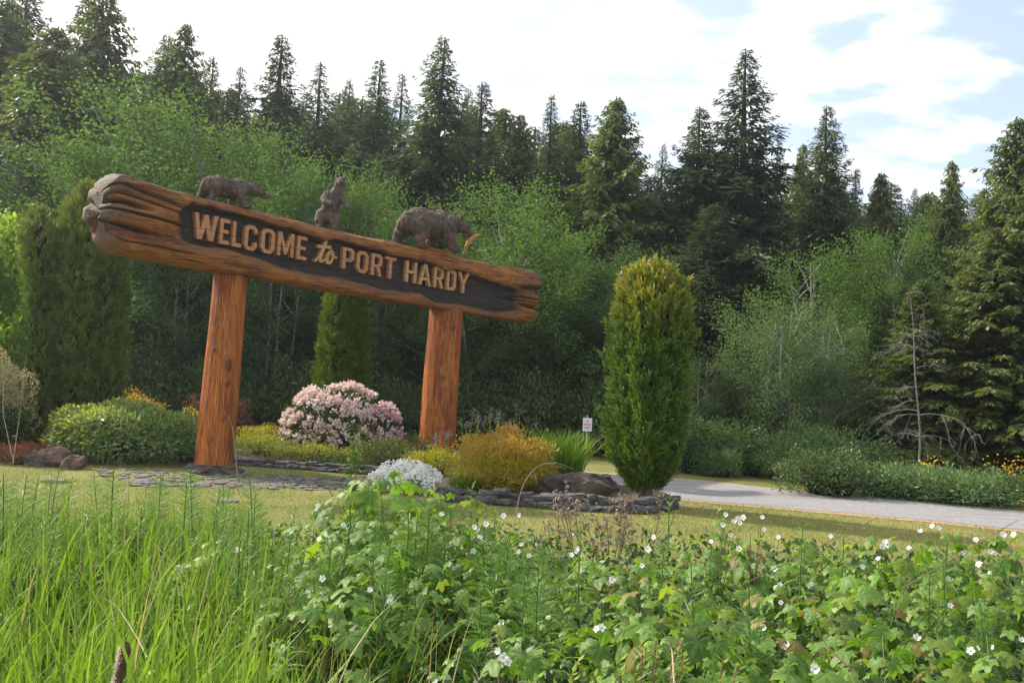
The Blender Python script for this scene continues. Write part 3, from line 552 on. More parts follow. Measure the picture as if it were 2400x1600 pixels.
blob('body', sc_([
 [Z(.42, 0, .54, .27), Z(.62, 0, .57, .30), Z(.95, 0, .53, .285), Z(1.22, 0, .56, .29), Z(1.40, 0, .58, .21), Z(1.60, 0, .58, .175), Z(1.76, 0, .57, .155), Z(1.90, 0, .50, .095), Z(2.04, 0, .45, .065)],
 [Z(.28, 0, .46, .16), Z(.45, 0, .55, .22)], [Z(1.86, 0, .43, .07), Z(2.0, 0, .405, .045)],
 [Z(.52, -.14, .48, .20), Z(.52, -.18, .30, .13), Z(.44, -.19, .16, .09), Z(.46, -.19, .07, .08), Z(.60, -.19, .05, .065)],
 [Z(.36, .14, .46, .20), Z(.24, .18, .28, .12), Z(.16, .18, .14, .09), Z(.20, .18, .06, .075), Z(.32, .18, .05, .06)],
 [Z(1.24, -.15, .52, .19), Z(1.26, -.19, .30, .12), Z(1.34, -.19, .11, .085), Z(1.38, -.19, .06, .075), Z(1.50, -.19, .045, .06)],
 [Z(1.18, .14, .48, .17), Z(1.08, .18, .28, .11), Z(1.02, .18, .10, .08), Z(1.12, .18, .05, .06)],
 [Z(1.72, -.11, .70, .036), Z(1.71, -.125, .75, .032)], [Z(1.72, .11, .70, .036), Z(1.71, .125, .75, .032)]]),
 0.014, M['bear'], b1, 0.013, (13, 13, 6), dark=(((1.88*s1_, -.08*s1_, .55*s1_), .022), ((2.10*s1_, 0, .46*s1_), .035)))
b2 = thing('bear_carving', 'carved bear standing upright on hind legs on the middle of the log', 'bear carving', local_at(2.50, 0.02, 4.95), math.radians(4)); b2.scale = (1.08, 1.08, 1.06)
blob('body', [
 [Z(-.02, 0, .30, .185), Z(.04, 0, .48, .175), Z(.10, 0, .66, .155), Z(.15, 0, .82, .12), Z(.18, -.01, .93, .112), Z(.19, -.02, .985, .108), Z(.20, -.13, .96, .058), Z(.21, -.18, .95, .045)],
 [Z(-.10, -.02, .30, .155), Z(-.15, -.08, .18, .115), Z(-.14, -.06, .06, .075), Z(-.14, -.19, .045, .055)],
 [Z(.08, -.02, .28, .14), Z(.14, -.08, .17, .11), Z(.15, -.06, .06, .075), Z(.16, -.19, .045, .055)],
 [Z(-.03, -.04, .70, .10), Z(-.09, -.12, .60, .078), Z(-.04, -.22, .53, .066), Z(.07, -.28, .48, .055)],
 [Z(.23, -.04, .69, .09), Z(.32, -.10, .60, .070), Z(.36, -.16, .53, .062), Z(.36, -.20, .46, .055)],
 [Z(.11, -.01, 1.06, .030), Z(.10, -.01, 1.085, .028)], [Z(.27, -.01, 1.06, .030), Z(.28, -.01, 1.085, .028)]],
 0.012, M['bear'], b2, 0.010, (13, 13, 6), dark=(((.15, -.118, 1.01), .022), ((.245, -.118, 1.01), .022), ((.21, -.225, .955), .032)))
# ------------------------------------------------------------------ tree and shrub builders
def rnd_unit(n): return nrm(rng.normal(size=(n, 3)))
def perp(d, n=None):
    n = rnd_unit(len(d)) if n is None else n
    return nrm(np.cross(d, n))
def conifer(name, H, R, kind, nb=300, seed=0, bare=0.04):
    """returns (trunk mesh, crown mesh): a tapered trunk, drooping boughs and sprays of needles along them"""
    random.seed(seed*13+5)
    g = Geo(); tk = Geo()
    zs = np.linspace(0, H, 9); tk.tube(np.column_stack([0.05*np.sin(zs*0.5), 0.04*np.cos(zs*0.4), zs]), 0.016*H*(1-zs/H)**0.8+0.012, 7)
    mat = M['spruce'] if kind == 's' else M['cedar']
    az_ = lambda b: b*2.399
    for b in range(nb):
        u = (b+random.random())/nb; t = bare+(1-bare)*(u**.95) if kind == 's' else bare+(1-bare)*u**0.9
        h = H*t*0.995; prof = (1-t)**(0.88 if kind == 's' else 0.75)*min(1, 0.7+t*2.5)*1.35; L = R*prof*random.choice((random.uniform(.45, .85), random.uniform(.8, 1.15), random.uniform(.8, 1.2)))*(1+.18*math.sin(az_(b)*2+t*9+seed))+0.07
        if random.random() < 0.05: L *= 1.3
        az = b*2.399+random.uniform(-.5, .5)
        el = (-0.10+0.65*t**3+random.uniform(-.14, .14)) if kind == 's' else (0.05+0.6*t**2+random.uniform(-.15, .2)); dr = (0.22 if kind == 's' else 0.50)*random.uniform(.6, 1.3)*(1-0.6*t)
        d = np.array([math.cos(az), math.sin(az), 0]); pp = np.array([-d[1], d[0], 0])
        sC = lambda s: np.outer(s*L*math.cos(el), d)+np.column_stack([0*s, 0*s, h+L*(math.sin(el)*s-dr*s*s+(0.16*s**3 if kind == 's' else 0.1*s**3))])
        if b % 3 == 0 and L > 0.5: s3 = np.linspace(0, 0.9, 4); tk.tube(sC(s3), 0.012*L*(1.05-s3), 3)
        nt_ = int(6+L*(16 if kind == 's' else 17)); s = np.sort(rng.uniform(0.10, 1.0, nt_)); side = np.where(rng.random(nt_) < .5, -1, 1)
        base = sC(s)+rng.normal(0, 0.03, (nt_, 3))
        tl = np.minimum(0.10+0.42*L*(1.05-s)*rng.uniform(.5, 1.1, nt_), 0.85)
        hang = (-0.25 if kind == 's' else -0.75)
        td = nrm(np.outer(rng.uniform(.4, .9, nt_), d)+side[:, None]*rng.uniform(.35, .9, nt_)[:, None]*pp+np.array([0, 0, 1])*(hang+rng.normal(0, .22, nt_))[:, None])
        k = 3
        for q in range(k):
            f = q/k; P = base+td*(tl*f)[:, None]+np.array([0, 0, -0.06])*(f**2*tl)[:, None]
            dd = nrm(td+rng.normal(0, .28, (nt_, 3))+np.array([0, 0, -0.35*f if kind == 's' else -0.6*f])); ln = tl*0.50+0.05
            wv = perp(dd, np.array([0, 0, 1.0])+rng.normal(0, .5, (nt_, 3)))*(ln*(0.30 if kind == 's' else 0.42))[:, None]
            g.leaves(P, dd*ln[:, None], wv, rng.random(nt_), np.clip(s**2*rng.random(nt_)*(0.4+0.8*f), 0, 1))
    return tk.mesh('trunk', M['bark'], True), g.mesh('crown', mat)
def broadleaf(name, H, R, zc, nc, nl, leaf, mat, seed, upshoot=0.5, trunks=1, bark='alder_bark', sq=1.0):
    random.seed(seed*17+3); g = Geo(); tk = Geo()
    cz = H*zc; hz = H*(1-zc)
    stems = []
    for k in range(trunks):
        ox, oy = (random.uniform(-.5, .5), random.uniform(-.4, .4)) if trunks > 1 else (0, 0)
        zs = np.linspace(0, H*0.86, 9); lean = np.array([random.uniform(-.6, .6), random.uniform(-.4, .4)])*(1.2 if trunks > 1 else .6)
        p = np.column_stack([ox+lean[0]*(zs/H)**1.3*2+0.12*np.sin(zs*0.8+k), oy+lean[1]*(zs/H)*2, zs]); stems.append(p)
        tk.tube(p, (0.010 if trunks > 1 else 0.017)*H*(1.05-zs/H), 7)
    C = []
    for c in range(nc):
        v = rnd_unit(1)[0]; rr = random.random()**0.38; v = v*rr
        if v[2] < -0.1: v[2] *= 0.9
        wf = 1.0
        p = np.array([v[0]*R*wf*sq, v[1]*R*wf, cz+v[2]*hz*(1 if v[2] > 0 else min(1.0, 0.9*cz/hz))]); p[:2] *= 1+0.22*math.sin(3*math.atan2(v[1], v[0])+seed)+0.12*math.sin(p[2]*2+seed); C.append(p)
        st = stems[c % len(stems)]; zb = max(0.5, p[2]-0.35*R*rr-0.6); b = np.array([np.interp(zb, st[:, 2], st[:, 0]), np.interp(zb, st[:, 2], st[:, 1]), min(zb, st[-1, 2])])
        if c % 2 == 0: s = np.linspace(0, 1, 5)[:, None]; tk.tube(b+(p-b)*s+np.array([0, 0, 0.25])*np.sin(s*math.pi)*0.5+rng.normal(0, .05, (5, 3)), 0.022*np.linspace(1.3, .35, 5)*H/9, 4)
        n_ = int(nl*random.uniform(.6, 1.3)); out_ = nrm(np.array([v[0]*0.8, v[1]*0.8, 0.55+random.uniform(-.3, .5)])); ax = out_*(0.30+0.30*upshoot)
        q = rng.normal(size=(n_, 3)); s0 = rng.normal(size=n_)
        P = p+q*np.array([.22, .22, .15])+s0[:, None]*ax*0.75
        up = rnd_unit(n_)*0.9+np.array([0, 0, 0.5]); d = nrm(rnd_unit(n_)+out_*0.5+np.array([0, 0, -.2])); ln = leaf*rng.uniform(.6, 1.25, n_); wv = perp(d, up)*(ln*0.72)[:, None]
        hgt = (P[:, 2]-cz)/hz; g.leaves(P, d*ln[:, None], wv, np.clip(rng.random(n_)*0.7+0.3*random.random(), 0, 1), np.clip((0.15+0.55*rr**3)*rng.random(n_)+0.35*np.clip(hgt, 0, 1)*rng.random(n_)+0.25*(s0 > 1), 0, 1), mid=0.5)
    return tk.mesh('trunk', M[bark], True), g.mesh('crown', mat)
def put(mesh_pair, name, label, cat, loc, s=1.0, rz=None, group=None, mat=None):
    t = thing(name, label, cat, loc, random.uniform(0, 6.28) if rz is None else rz, group); t.scale = (s, s, s) if isinstance(s, (int, float)) else s
    a = link('trunk', mesh_pair[0], t); b = link('crown', mesh_pair[1], t)
    if mat:
        b.material_slots[0].link = 'OBJECT'; b.material_slots[0].material = mat
    return t
SPR = [conifer('spruce', 16, 2.9, 's', 420, 1), conifer('spruce', 16, 3.4, 's', 440, 2), conifer('spruce', 16, 2.3, 's', 400, 3)]
CED = [conifer('cedar', 14, 2.7, 'c', 380, 4, 0.02), conifer('cedar', 14, 2.2, 'c', 340, 5, 0.02)]
SPARSE = conifer('hemlock', 16, 3.0, 's', 320, 6)
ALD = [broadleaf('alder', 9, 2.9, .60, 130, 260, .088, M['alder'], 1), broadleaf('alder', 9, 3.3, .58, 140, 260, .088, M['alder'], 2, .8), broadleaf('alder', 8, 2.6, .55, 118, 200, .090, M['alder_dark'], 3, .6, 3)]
LMK = [(-60, 'beyond the left edge'), (20, 'at the left edge'), (95, 'behind the narrow leaning arborvitae'), (170, 'behind the middle of the huge arborvitae'), (255, 'at the right side of the huge arborvitae'), (330, 'above the right half of the glossy mound'), (405, 'just left of the left post'), (495, 'directly behind the left post'), (575, 'just right of the left post'), (650, 'left of the rhododendron'), (720, 'left of the mossy conical arborvitae'), (790, 'behind the mossy conical arborvitae'), (865, 'right of the mossy conical arborvitae'), (940, 'just left of the right post'), (1025, 'directly behind the right post'), (1100, 'just right of the right post'), (1175, 'above the orange spirea'), (1250, 'below the right tip of the log'), (1320, 'above the iris clump'), (1385, 'behind the no camping sign'), (1455, 'behind the left half of the lone arborvitae'), (1525, 'behind the middle of the lone arborvitae'), (1605, 'at the right side of the lone arborvitae'), (1685, 'right of the lone arborvitae'), (1765, 'left of the grey-green willow'), (1850, 'below the grey-green willow'), (1940, 'above the darkest roadside bush'), (2040, 'left of the bare dead tree'), (2130, 'behind the bare dead tree'), (2215, 'right of the bare dead tree'), (2305, 'left of the right edge above the broom'), (2390, 'at the right edge'), (2480, 'beyond the right edge')]
# (top px, top py, distance, kind, widen, label)  - tops read off the skyline
k_ = 2400/2352
trees = [
 (15, -10, 40, 'c0', 1.15, 'feathery conifer cut off by the left edge of the picture at the sky'),
 (70, -40, 43, 's0', 1.1, 'second conifer from the left edge with its top cut by the frame'),
 (128, 60, 36, 'c1', 1.5, 'broad hazy cedar behind the leftmost arborvitae, rounded top at the sky'),
 (200, -15, 42, 's2', 1.0, 'thin dark spruce just left of the tall drooping cedar at upper left'),
 (242, -30, 41, 'c1', 1.1, 'tall drooping cedar at upper left with its tip cut by the frame'),
 (300, 165, 46, 's2', .8, 'small dark conifer tip in the gap right of the tall drooping cedar'),
 (385, 78, 42, 's1', .9, 'left half of the twin-topped dark conifer left of the walking small bear'),
 (428, 52, 41, 'c1', .95, 'right and taller half of the twin-topped conifer at upper left'),
 (488, 128, 43, 's0', .8, 'ragged conifer directly above the smaller walking bear'),
 (555, 150, 45, 'h', .8, 'thin see-through hemlock above the word WELCOME'),
 (648, 78, 42, 's2', 1.15, 'symmetrical pointed spruce left of the standing bear, free against white sky'),
 (738, 140, 44, 'h', .9, 'sparse hemlock whose tip stands over the standing bear'),
 (802, 180, 47, 's0', .7, 'short sparse spruce top just right of the standing bear'),
 (872, 135, 43, 's2', .95, 'dark narrow spruce midway between standing bear and salmon bear'),
 (925, 165, 45, 'h', .75, 'short spiky conifer left of the high spruce above the salmon bear'),
 (1018, 82, 40, 's1', .95, 'highest spruce of the middle skyline with wide ragged boughs, above the salmon bear'),
 (1078, 205, 46, 's0', .7, 'low conifer top between the middle high spruce and its right neighbour'),
 (1112, 188, 42, 's2', 1.1, 'dense conifer right of the highest middle spruce, above the salmon'),
 (1197, 262, 41, 'c1', .85, 'small narrow cedar above the right end of the carved log'),
 (1268, 216, 42, 's2', .75, 'slim conifer with bare pale trunk showing, right of the log end'),
 (1335, 232, 41, 's2', 1.15, 'brownish dense spruce left of the drooping cedar over the right arborvitae'),
 (1418, 222, 38, 'c0', 1.15, 'drooping cedar rising directly behind the right-hand arborvitae'),
 (1525, 328, 46, 'h', .6, 'bare-topped thin conifer in the dip right of the arborvitae'),
 (1610, 245, 37, 's1', 1.1, 'broad spruce pressed against the left side of the tallest spruce'),
 (1716, 112, 36, 's0', 1.05, 'tallest spruce on the right half, its nodding tip against cloud'),
 (1790, 322, 44, 's2', .7, 'low conifer top just right of the tallest right-hand spruce'),
 (1845, 330, 43, 'c1', .8, 'light green low cedar between the two dark right-hand spruces'),
 (1902, 242, 37, 's1', .85, 'dark blue-green spruce standing alone right of the tallest one'),
 (1968, 385, 42, 's2', .65, 'narrow shoulder conifer hugging the right side of the dark blue-green spruce'),
 (2025, 395, 34, 'c0', .8, 'rounded drooping cedar top at the lowest dip of the right skyline'),
 (2102, 430, 36, 'h', .6, 'small feathery conifer in the right-hand skyline dip'),
 (2188, 368, 33, 'c1', .85, 'slim pointed conifer third from the right edge'),
 (2262, 430, 34, 'c0', .6, 'low ragged cedar second from the right edge of the skyline'),
 (2338, 268, 28, 'c0', .95, 'tall olive cedar cut by the right edge of the picture'),
 (2430, 300, 25, 'c0', 1.1, 'olive-green cedar half outside the right edge'),
 (2290, 520, 25, 'c0', 1.5, 'bushy olive cedar low at the right edge behind the yellow broom'),
 (2120, 640, 25, 'c1', 1.5, 'light olive cedar behind the bare white dead tree'),
 (2000, 600, 29, 'c0', 1.3, 'young drooping cedar left of the bare white dead tree'),
 (1640, 470, 33, 's1', 1.6, 'dark shaded spruce with boughs to the ground, right behind the arborvitae'),
 (1800, 520, 34, 's1', 1.5, 'dark shaded spruce behind the grey-green willow'),
]
kinds = {'s0': (SPR[0], 16), 's1': (SPR[1], 16), 's2': (SPR[2], 16), 'c0': (CED[0], 14), 'c1': (CED[1], 14), 'h': (SPARSE, 16)}
for px, py, Y, kd, wd, lab in trees:
    p = T(px*k_, py*k_, Y); pr, hh = kinds[kd]; s = p[2]/hh
    wd *= 1.35
    put(pr, {'s': 'spruce_tree', 'c': 'cedar_tree', 'h': 'hemlock_tree'}[kd[0]], lab, 'tree', (p[0], Y, 0), (s*wd, s*wd, s), group='skyline conifers behind the sign')
random.seed(11)
for px_, ph_ in [(-140, 'well beyond the left edge')]+LMK+[(a_+38, 'X'+b_) for a_, b_ in LMK]+[(2560, 'well beyond the right edge')]:      # the wood behind
    Y = random.choice([46, 48]) if ph_[0] != 'X' else random.choice([52, 54])+random.uniform(-1, 1); X = (px_+random.uniform(-20, 20)-1200)/FPX*Y; pr, hh = kinds[random.choice(['s0', 's1', 'c0', 's1'])]
    H_ = 2+(Y/50)*np.interp(X, [-27, -15, 0, 8, 20, 32], [14.6, 14.2, 13.0, 11.9, 10.6, 10.0])*random.uniform(.86, 1.12); s = H_/hh
    put(pr, 'spruce_tree', ('second-rank dark conifer, '+ph_[1:]) if ph_[0] == 'X' else 'dark rear conifer, '+ph_, 'tree', (X, Y, 0), (s*1.85, s*1.85, s), group='dark conifers of the deep wood')
# alders and willows in front of the conifers
ald = [
 (320, 230, 33, 1, 1.35, 'alder', 'big light green alder above the left end of the carved log'),
 (480, 262, 32, 0, 1.15, 'alder', 'rounded light green alder behind the smaller walking bear'),
 (610, 315, 33, 1, 1.0, 'alder', 'light green alder between the small bear and the standing bear'),
 (205, 330, 31, 0, 1.1, 'alder', 'leftmost pale alder reaching down behind the log end'),
 (705, 385, 31, 1, 1.0, 'alder', 'alder directly behind the standing bear'),
 (800, 372, 33, 0, .9, 'alder', 'fresh green alder top just right of the standing bear'),
 (880, 460, 31, 1, .9, 'alder', 'low alder left of the salmon bear'),
 (1165, 425, 31, 1, 1.25, 'alder', 'bright yellow-green alder right of the salmon bear'),
 (1260, 500, 30, 0, 1.2, 'alder', 'alder just beyond the right end of the carved log'),
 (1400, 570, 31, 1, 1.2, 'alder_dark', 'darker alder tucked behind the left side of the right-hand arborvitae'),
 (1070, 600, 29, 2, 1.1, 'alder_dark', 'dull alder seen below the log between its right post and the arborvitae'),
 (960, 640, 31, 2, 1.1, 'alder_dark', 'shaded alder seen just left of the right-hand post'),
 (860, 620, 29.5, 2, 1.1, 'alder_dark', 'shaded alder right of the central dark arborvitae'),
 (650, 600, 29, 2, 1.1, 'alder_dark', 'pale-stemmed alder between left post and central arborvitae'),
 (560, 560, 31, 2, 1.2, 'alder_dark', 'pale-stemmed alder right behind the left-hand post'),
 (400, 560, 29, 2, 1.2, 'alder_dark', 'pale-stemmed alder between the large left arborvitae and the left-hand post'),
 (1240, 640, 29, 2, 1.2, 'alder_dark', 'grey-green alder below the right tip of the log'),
 (40, 430, 33, 1, 1.3, 'alder_dark', 'dark alder mass above the yellow-green maple at the left edge'),
 (-60, 300, 32, 0, 1.3, 'alder_dark', 'dark leafy tree at the far left edge'),
 (1885, 530, 29, 2, .95, 'alder', 'small fresh green alder below the dark blue-green spruce'),
 (2060, 500, 28, 0, .85, 'alder', 'yellowish open alder left of the dead white tree, near the skyline'),
 (1790, 655, 25, 2, .95, 'willow', 'grey-green willow beside the dark shaded spruce'),
 (1905, 690, 25.5, 2, .85, 'willow', 'thin silvery willow with bare trunk, right of the larger grey-green willow'),
 (1600, 790, 26, 2, 1.3, 'willow', 'pale willow showing just behind the right edge of the arborvitae'),
]
for px, py, Y, vi, wd, mt, lab in ald:
    p = T(px*k_, py*k_, Y); s = p[2]/(9 if vi < 2 else 8); sw = s*wd*(1.15 if s < .8 else 1)
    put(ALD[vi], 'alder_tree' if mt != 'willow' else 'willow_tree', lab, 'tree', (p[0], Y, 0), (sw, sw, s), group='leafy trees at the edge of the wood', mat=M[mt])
MAP = broadleaf('maple', 6, 2.4, .55, 110, 100, .20, M['maple'], 9, .3, 1, 'bark', 1.0)
p = T(-25, 505, 21); put(MAP, 'maple_tree', 'bright yellow-green maple cut by the left edge behind the arborvitae', 'tree', (p[0]-.3, 21, 0), (p[2]/6*.85, p[2]/6*.85, p[2]/6), 0)

def shrub(n, rx, ry, h, ln, wd, up=0.5, lumps=0.14, inner=0.55, seed=0, g_top=0.5, z0=0.0, flat=1.0, clump=1, hshape=1.0):
    """leaf positions spread through a lumpy mound; returns a Geo"""
    g = Geo(); m = max(1, n//clump)
    v = rnd_unit(m); v[:, 2] = np.where(rng.random(m) < .6, v[:, 2], np.abs(v[:, 2])); v = nrm(v)
    lump = 1+lumps*(np.sin(v[:, 0]*7+seed)+np.sin(v[:, 1]*8+seed*2)+np.sin(v[:, 2]*9+seed*3))/1.6
    r = (1-(1-inner)*rng.random(m)**2.2)*lump
    P = v*r[:, None]*np.array([rx, ry, h*.66]); P[:, 2] = np.where(P[:, 2] < 0, P[:, 2]*.62, P[:, 2])+.42*h
    P[:, 2] = np.maximum(P[:, 2], 0.02+.06*h*rng.random(m))+z0
    if clump > 1:
        P = np.repeat(P, clump, 0)+rng.normal(0, ln*0.9, (m*clump, 3)); v = np.repeat(v, clump, 0); r = np.repeat(r, clump)
    k = len(P); d = nrm(v*0.7+np.array([0, 0, up])+rng.normal(0, .45, (k, 3))); L_ = ln*rng.uniform(.65, 1.3, k); W_ = perp(d, v+rng.normal(0, .5, (k, 3)))*(wd*rng.uniform(.7, 1.2, k))[:, None]
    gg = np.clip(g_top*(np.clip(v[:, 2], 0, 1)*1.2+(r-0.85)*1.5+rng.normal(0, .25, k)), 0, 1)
    g.leaves(P, d*L_[:, None], W_, rng.random(k), gg); return g, P, v
def stems_geo(rx, ry, h, n=14, r=0.012):
    g = Geo()
    for i in range(n):
        a = random.uniform(0, 6.28); q = random.uniform(.3, .85); s = np.linspace(0, 1, 5)[:, None]
        e = np.array([rx*q*math.cos(a), ry*q*math.sin(a), h*random.uniform(.5, .9)]); b = np.array([e[0]*.15, e[1]*.15, 0])
        g.tube(b+(e-b)*s+np.array([0, 0, .1*h])*np.sin(s*3.14), r*np.linspace(1.2, .5, 5), 4)
    return g
def core(parent, rx, ry, h, name='dark_core'):
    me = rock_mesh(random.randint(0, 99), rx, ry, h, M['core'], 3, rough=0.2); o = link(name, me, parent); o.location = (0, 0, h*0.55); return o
def bush(name, label, cat, loc, rx, ry, h, n, ln, wd, mat, seed=1, stems='stem_brown', corek=0.36, **kw):
    t = thing(name, label, cat, loc); g, P, v = shrub(n, rx, ry, h/1.12, ln, wd, seed=seed, **kw); g.build('foliage', mat, t)
    stems_geo(rx, ry, h).build('stems', M[stems], t)
    if corek: core(t, rx*corek, ry*corek, h*corek*0.62)
    return t, P, v

def thuja(name, label, loc, H, R, mat, n=1700, prof=None, seed=1, fl=5, gold=0.5, trunk_r=0.09, tw=24, sx=1.0, zlo=0.0, fd=1.0):
    """an arborvitae: a fluted column of upright fan-shaped sprays over a solid dark core standing for the shaded inside"""
    t = thing(name, label, 'arborvitae', loc); g = Geo()
    zz_ = rng.random(n); a = rng.uniform(0, 2*math.pi, n)
    pr = np.interp(zz_, *prof)
    flut = 1+fd*0.13*(1-2*np.abs(np.sin(a*fl/2+seed+.8*np.sin(zz_*3.2))) **.7+.4)+0.07*np.sin(a*(fl*2+1)+seed*2+zz_*6)+0.05*np.sin(zz_*31+a*3)
    depth = np.where(rng.random(n) < .05, rng.uniform(1.02, 1.13, n), 1-0.28*rng.random(n)**1.5); rad = R*pr*flut*depth
    C = np.column_stack([rad*np.cos(a)*sx, rad*np.sin(a), (zlo+(1-zlo)*zz_)*H]); o3 = np.column_stack([np.cos(a), np.sin(a), 0*a])
    ax = nrm(o3*(0.30+0.25*rng.random(n))[:, None]+np.array([0, 0, 1.0])+rng.normal(0, .22, (n, 3)))
    fpn = nrm(np.cross(ax, o3)+rng.normal(0, .6, (n, 3))); fs = nrm(np.cross(ax, fpn))
    ln = 0.24*rng.uniform(.6, 1.35, n); zz_top = np.clip(1+rng.normal(0, .0, n), 0, 2)
    for q in range(tw):
        s = rng.uniform(0, 1, n); sd = rng.uniform(-1, 1, n)
        P = C+ax*(ln*s)[:, None]+fs*(sd*0.055*(1-.5*s))[:, None]+fpn*rng.normal(0, .02, (n, 1))
        d = nrm(ax+fs*(sd*.8)[:, None]+rng.normal(0, .25, (n, 3))); l2 = 0.095*rng.uniform(.6, 1.3, n); wv = perp(d, o3+rng.normal(0, .6, (n, 3)))*0.024
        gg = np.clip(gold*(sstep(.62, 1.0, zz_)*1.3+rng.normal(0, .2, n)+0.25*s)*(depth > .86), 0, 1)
        g.leaves(P, d*l2[:, None], wv, np.clip(rng.random(n)*0.5+0.5*s, 0, 1), gg)
    g.build('foliage', mat, t)
    # leading tips
    tk = Geo()
    for k in range(6):
        an = k*1.05; s = np.linspace(0, 1, 5); e = np.array([math.cos(an)*R*.35, math.sin(an)*R*.35]); tk.tube(np.column_stack([e[0]*(.25+.75*s), e[1]*(.25+.75*s), s*H*.35]), trunk_r*np.linspace(.75, .4, 5), 7)
    tk.build('trunk', M['bark'], t, True)
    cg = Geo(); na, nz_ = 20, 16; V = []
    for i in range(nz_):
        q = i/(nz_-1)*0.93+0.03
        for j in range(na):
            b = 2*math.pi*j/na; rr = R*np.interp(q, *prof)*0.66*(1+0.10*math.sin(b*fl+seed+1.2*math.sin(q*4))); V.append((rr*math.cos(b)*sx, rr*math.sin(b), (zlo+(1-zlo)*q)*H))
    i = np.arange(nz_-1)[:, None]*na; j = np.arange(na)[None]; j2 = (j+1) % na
    cg.add(V, np.stack([i+j, i+j2, i+na+j2, i+na+j], -1).reshape(-1, 4)); cg.add([V[(nz_-1)*na+j_] for j_ in range(na)], [list(range(na))]); cg.build('dark_core', M['core'], t, True)
    return t
# right-hand arborvitae
b = G(1508, 1186); Hh = T(1520, 598, b[1])[2]
thuja('arborvitae', 'tall lone arborvitae right of the sign with golden tips and bare forked trunk base', (b[0], b[1], 0.03), Hh*.91, 0.565, M['thuja'], 2700,
      ([0, .03, .06, .10, .18, .35, .6, .8, .9, .96, 1.0], [.34, .48, .64, .80, .93, 1.0, 1.02, .94, .80, .60, .26]), 1, 5, .62, 0.10, 28, zlo=.06)
b = T(168, 1050, 20.6); 
thuja('arborvitae', 'huge dense arborvitae behind the left end of the log with split leaning top', (b[0]+.10, b[1], 0), T(190, 452, b[1])[2]*1.0, .77, M['thuja_dark'], 4600,
      ([0, .1, .3, .55, .75, .85, .93, 1.0], [.80, .92, 1.02, 1.0, .94, .76, .50, .12]), 3, 6, .55, 0.12, 24, fd=.5)  # gold here carries sunlight put into the colour of the upper sprays
b2_ = T(95, 1050, 19.9)
thuja('arborvitae', 'narrow yellow-green arborvitae stem leaning out at the left of the huge one', (b2_[0]-.0, b2_[1], 0), T(75, 478, b2_[1])[2]*.95, 0.27, M['thuja_dark'], 900,
      ([0, .1, .3, .5, .68, .78, .88, .95, 1.0], [1.3, 1.3, 1.2, .95, .50, .75, 1.05, .7, .12]), 2, 3, .6, 0.06, 24).rotation_euler = (0, -.085, 0)
b = T(788, 1000, 24.5)
thuja('arborvitae', 'mossy green conical arborvitae under the middle of the log between the posts', (b[0]-.08, b[1], 0), 4.6, 0.50, M['thuja_moss'], 1700,
      ([0, .2, .5, .8, .92, 1.0], [1.0, 1.0, .9, .62, .42, .1]), 5, 3, .2, 0.08, 24)
b = T(822, 1000, 24.9)
thuja('arborvitae', 'slimmer arborvitae pressed against the right side of the mossy one under the log', (b[0]+.0, b[1], 0), 4.4, 0.34, M['thuja_moss'], 900,
      ([0, .2, .5, .8, .92, 1.0], [1.0, 1.0, .9, .72, .52, .1]), 8, 3, .2, 0.08, 24)
# ------------------------------------------------------------------ garden bed: soil, stones, paving
def mound(name, cx, cy, rx, ry, h, mat):
    g = Geo(); n, m = 26, 7; V = [(cx, cy, h)]; F = []
    for i in range(1, m):
        for j in range(n):
            a = 2*math.pi*j/n; q = i/(m-1); rr = q*(1+0.06*math.sin(3*a+cx)); V.append((cx+rx*rr*math.cos(a), cy+ry*rr*math.sin(a), h*(1-q**2.2)-(0.02 if i == m-1 else 0)+0.02*math.sin(a*5+i)))
    g.add(V, [[0, 1+j, 1+(j+1) % n] for j in range(n)])
    g.add(V, [[1+(i-1)*n+j, 1+i*n+j, 1+i*n+(j+1) % n, 1+(i-1)*n+(j+1) % n] for i in range(1, m-1) for j in range(n)])
    return tag(g.build(name, mat, None, True), kind='structure')
c1 = G(1290, 1165); mound('garden_soil', c1[0]-.2, c1[1]+1.2, 2.5, 1.5, .16, M['soil'])
c2 = G(300, 1085); mound('garden_soil', c2[0]+.4, c2[1]+1.6, 2.6, 1.6, .12, M['soil'])
c3 = G(700, 1080); mound('garden_soil', c3[0]+.3, c3[1]+1.2, 2.6, 1.5, .12, M['soil'])
SR = [slab_mesh(s, M['slate']) for s in range(9)]
def edging(name, label, pix, n, size, hgt, layers, jit, mats=None):
    t = thing(name, label, 'stone edging'); P = np.array([G(*p)[:2] for p in pix]); seg = np.r_[0, np.cumsum(np.linalg.norm(np.diff(P, axis=0), axis=1))]
    for L in range(layers):
        for i in range(n):
            s = seg[-1]*(i+0.5*L+random.uniform(-.25, .25))/n; x = np.interp(s, seg, P[:, 0]); y = np.interp(s, seg, P[:, 1]); a = math.atan2(np.interp(s+.1, seg, P[:, 1])-np.interp(s-.1, seg, P[:, 1]), np.interp(s+.1, seg, P[:, 0])-np.interp(s-.1, seg, P[:, 0]))
            k = size*random.uniform(.7, 1.3); o = link('stone', random.choice(SR), t); hz = hgt*random.uniform(.7, 1.25)
            o.location = (x-math.sin(a)*(0.07*L)+random.uniform(-jit, jit), y+math.cos(a)*0.09*L+random.uniform(-jit, jit), hz*0.45+hgt*0.85*L); o.rotation_euler = (random.uniform(-.15, .15), random.uniform(-.12, .12), a+random.uniform(-.35, .35)); o.scale = (k, k*.9, hz)
    return t
edging('stone_edging', 'low dry-stacked edge of dark slate behind the left post and under the hedge', [(395, 1082), (560, 1092), (700, 1100), (880, 1112)], 34, .115, .085, 2, .02)
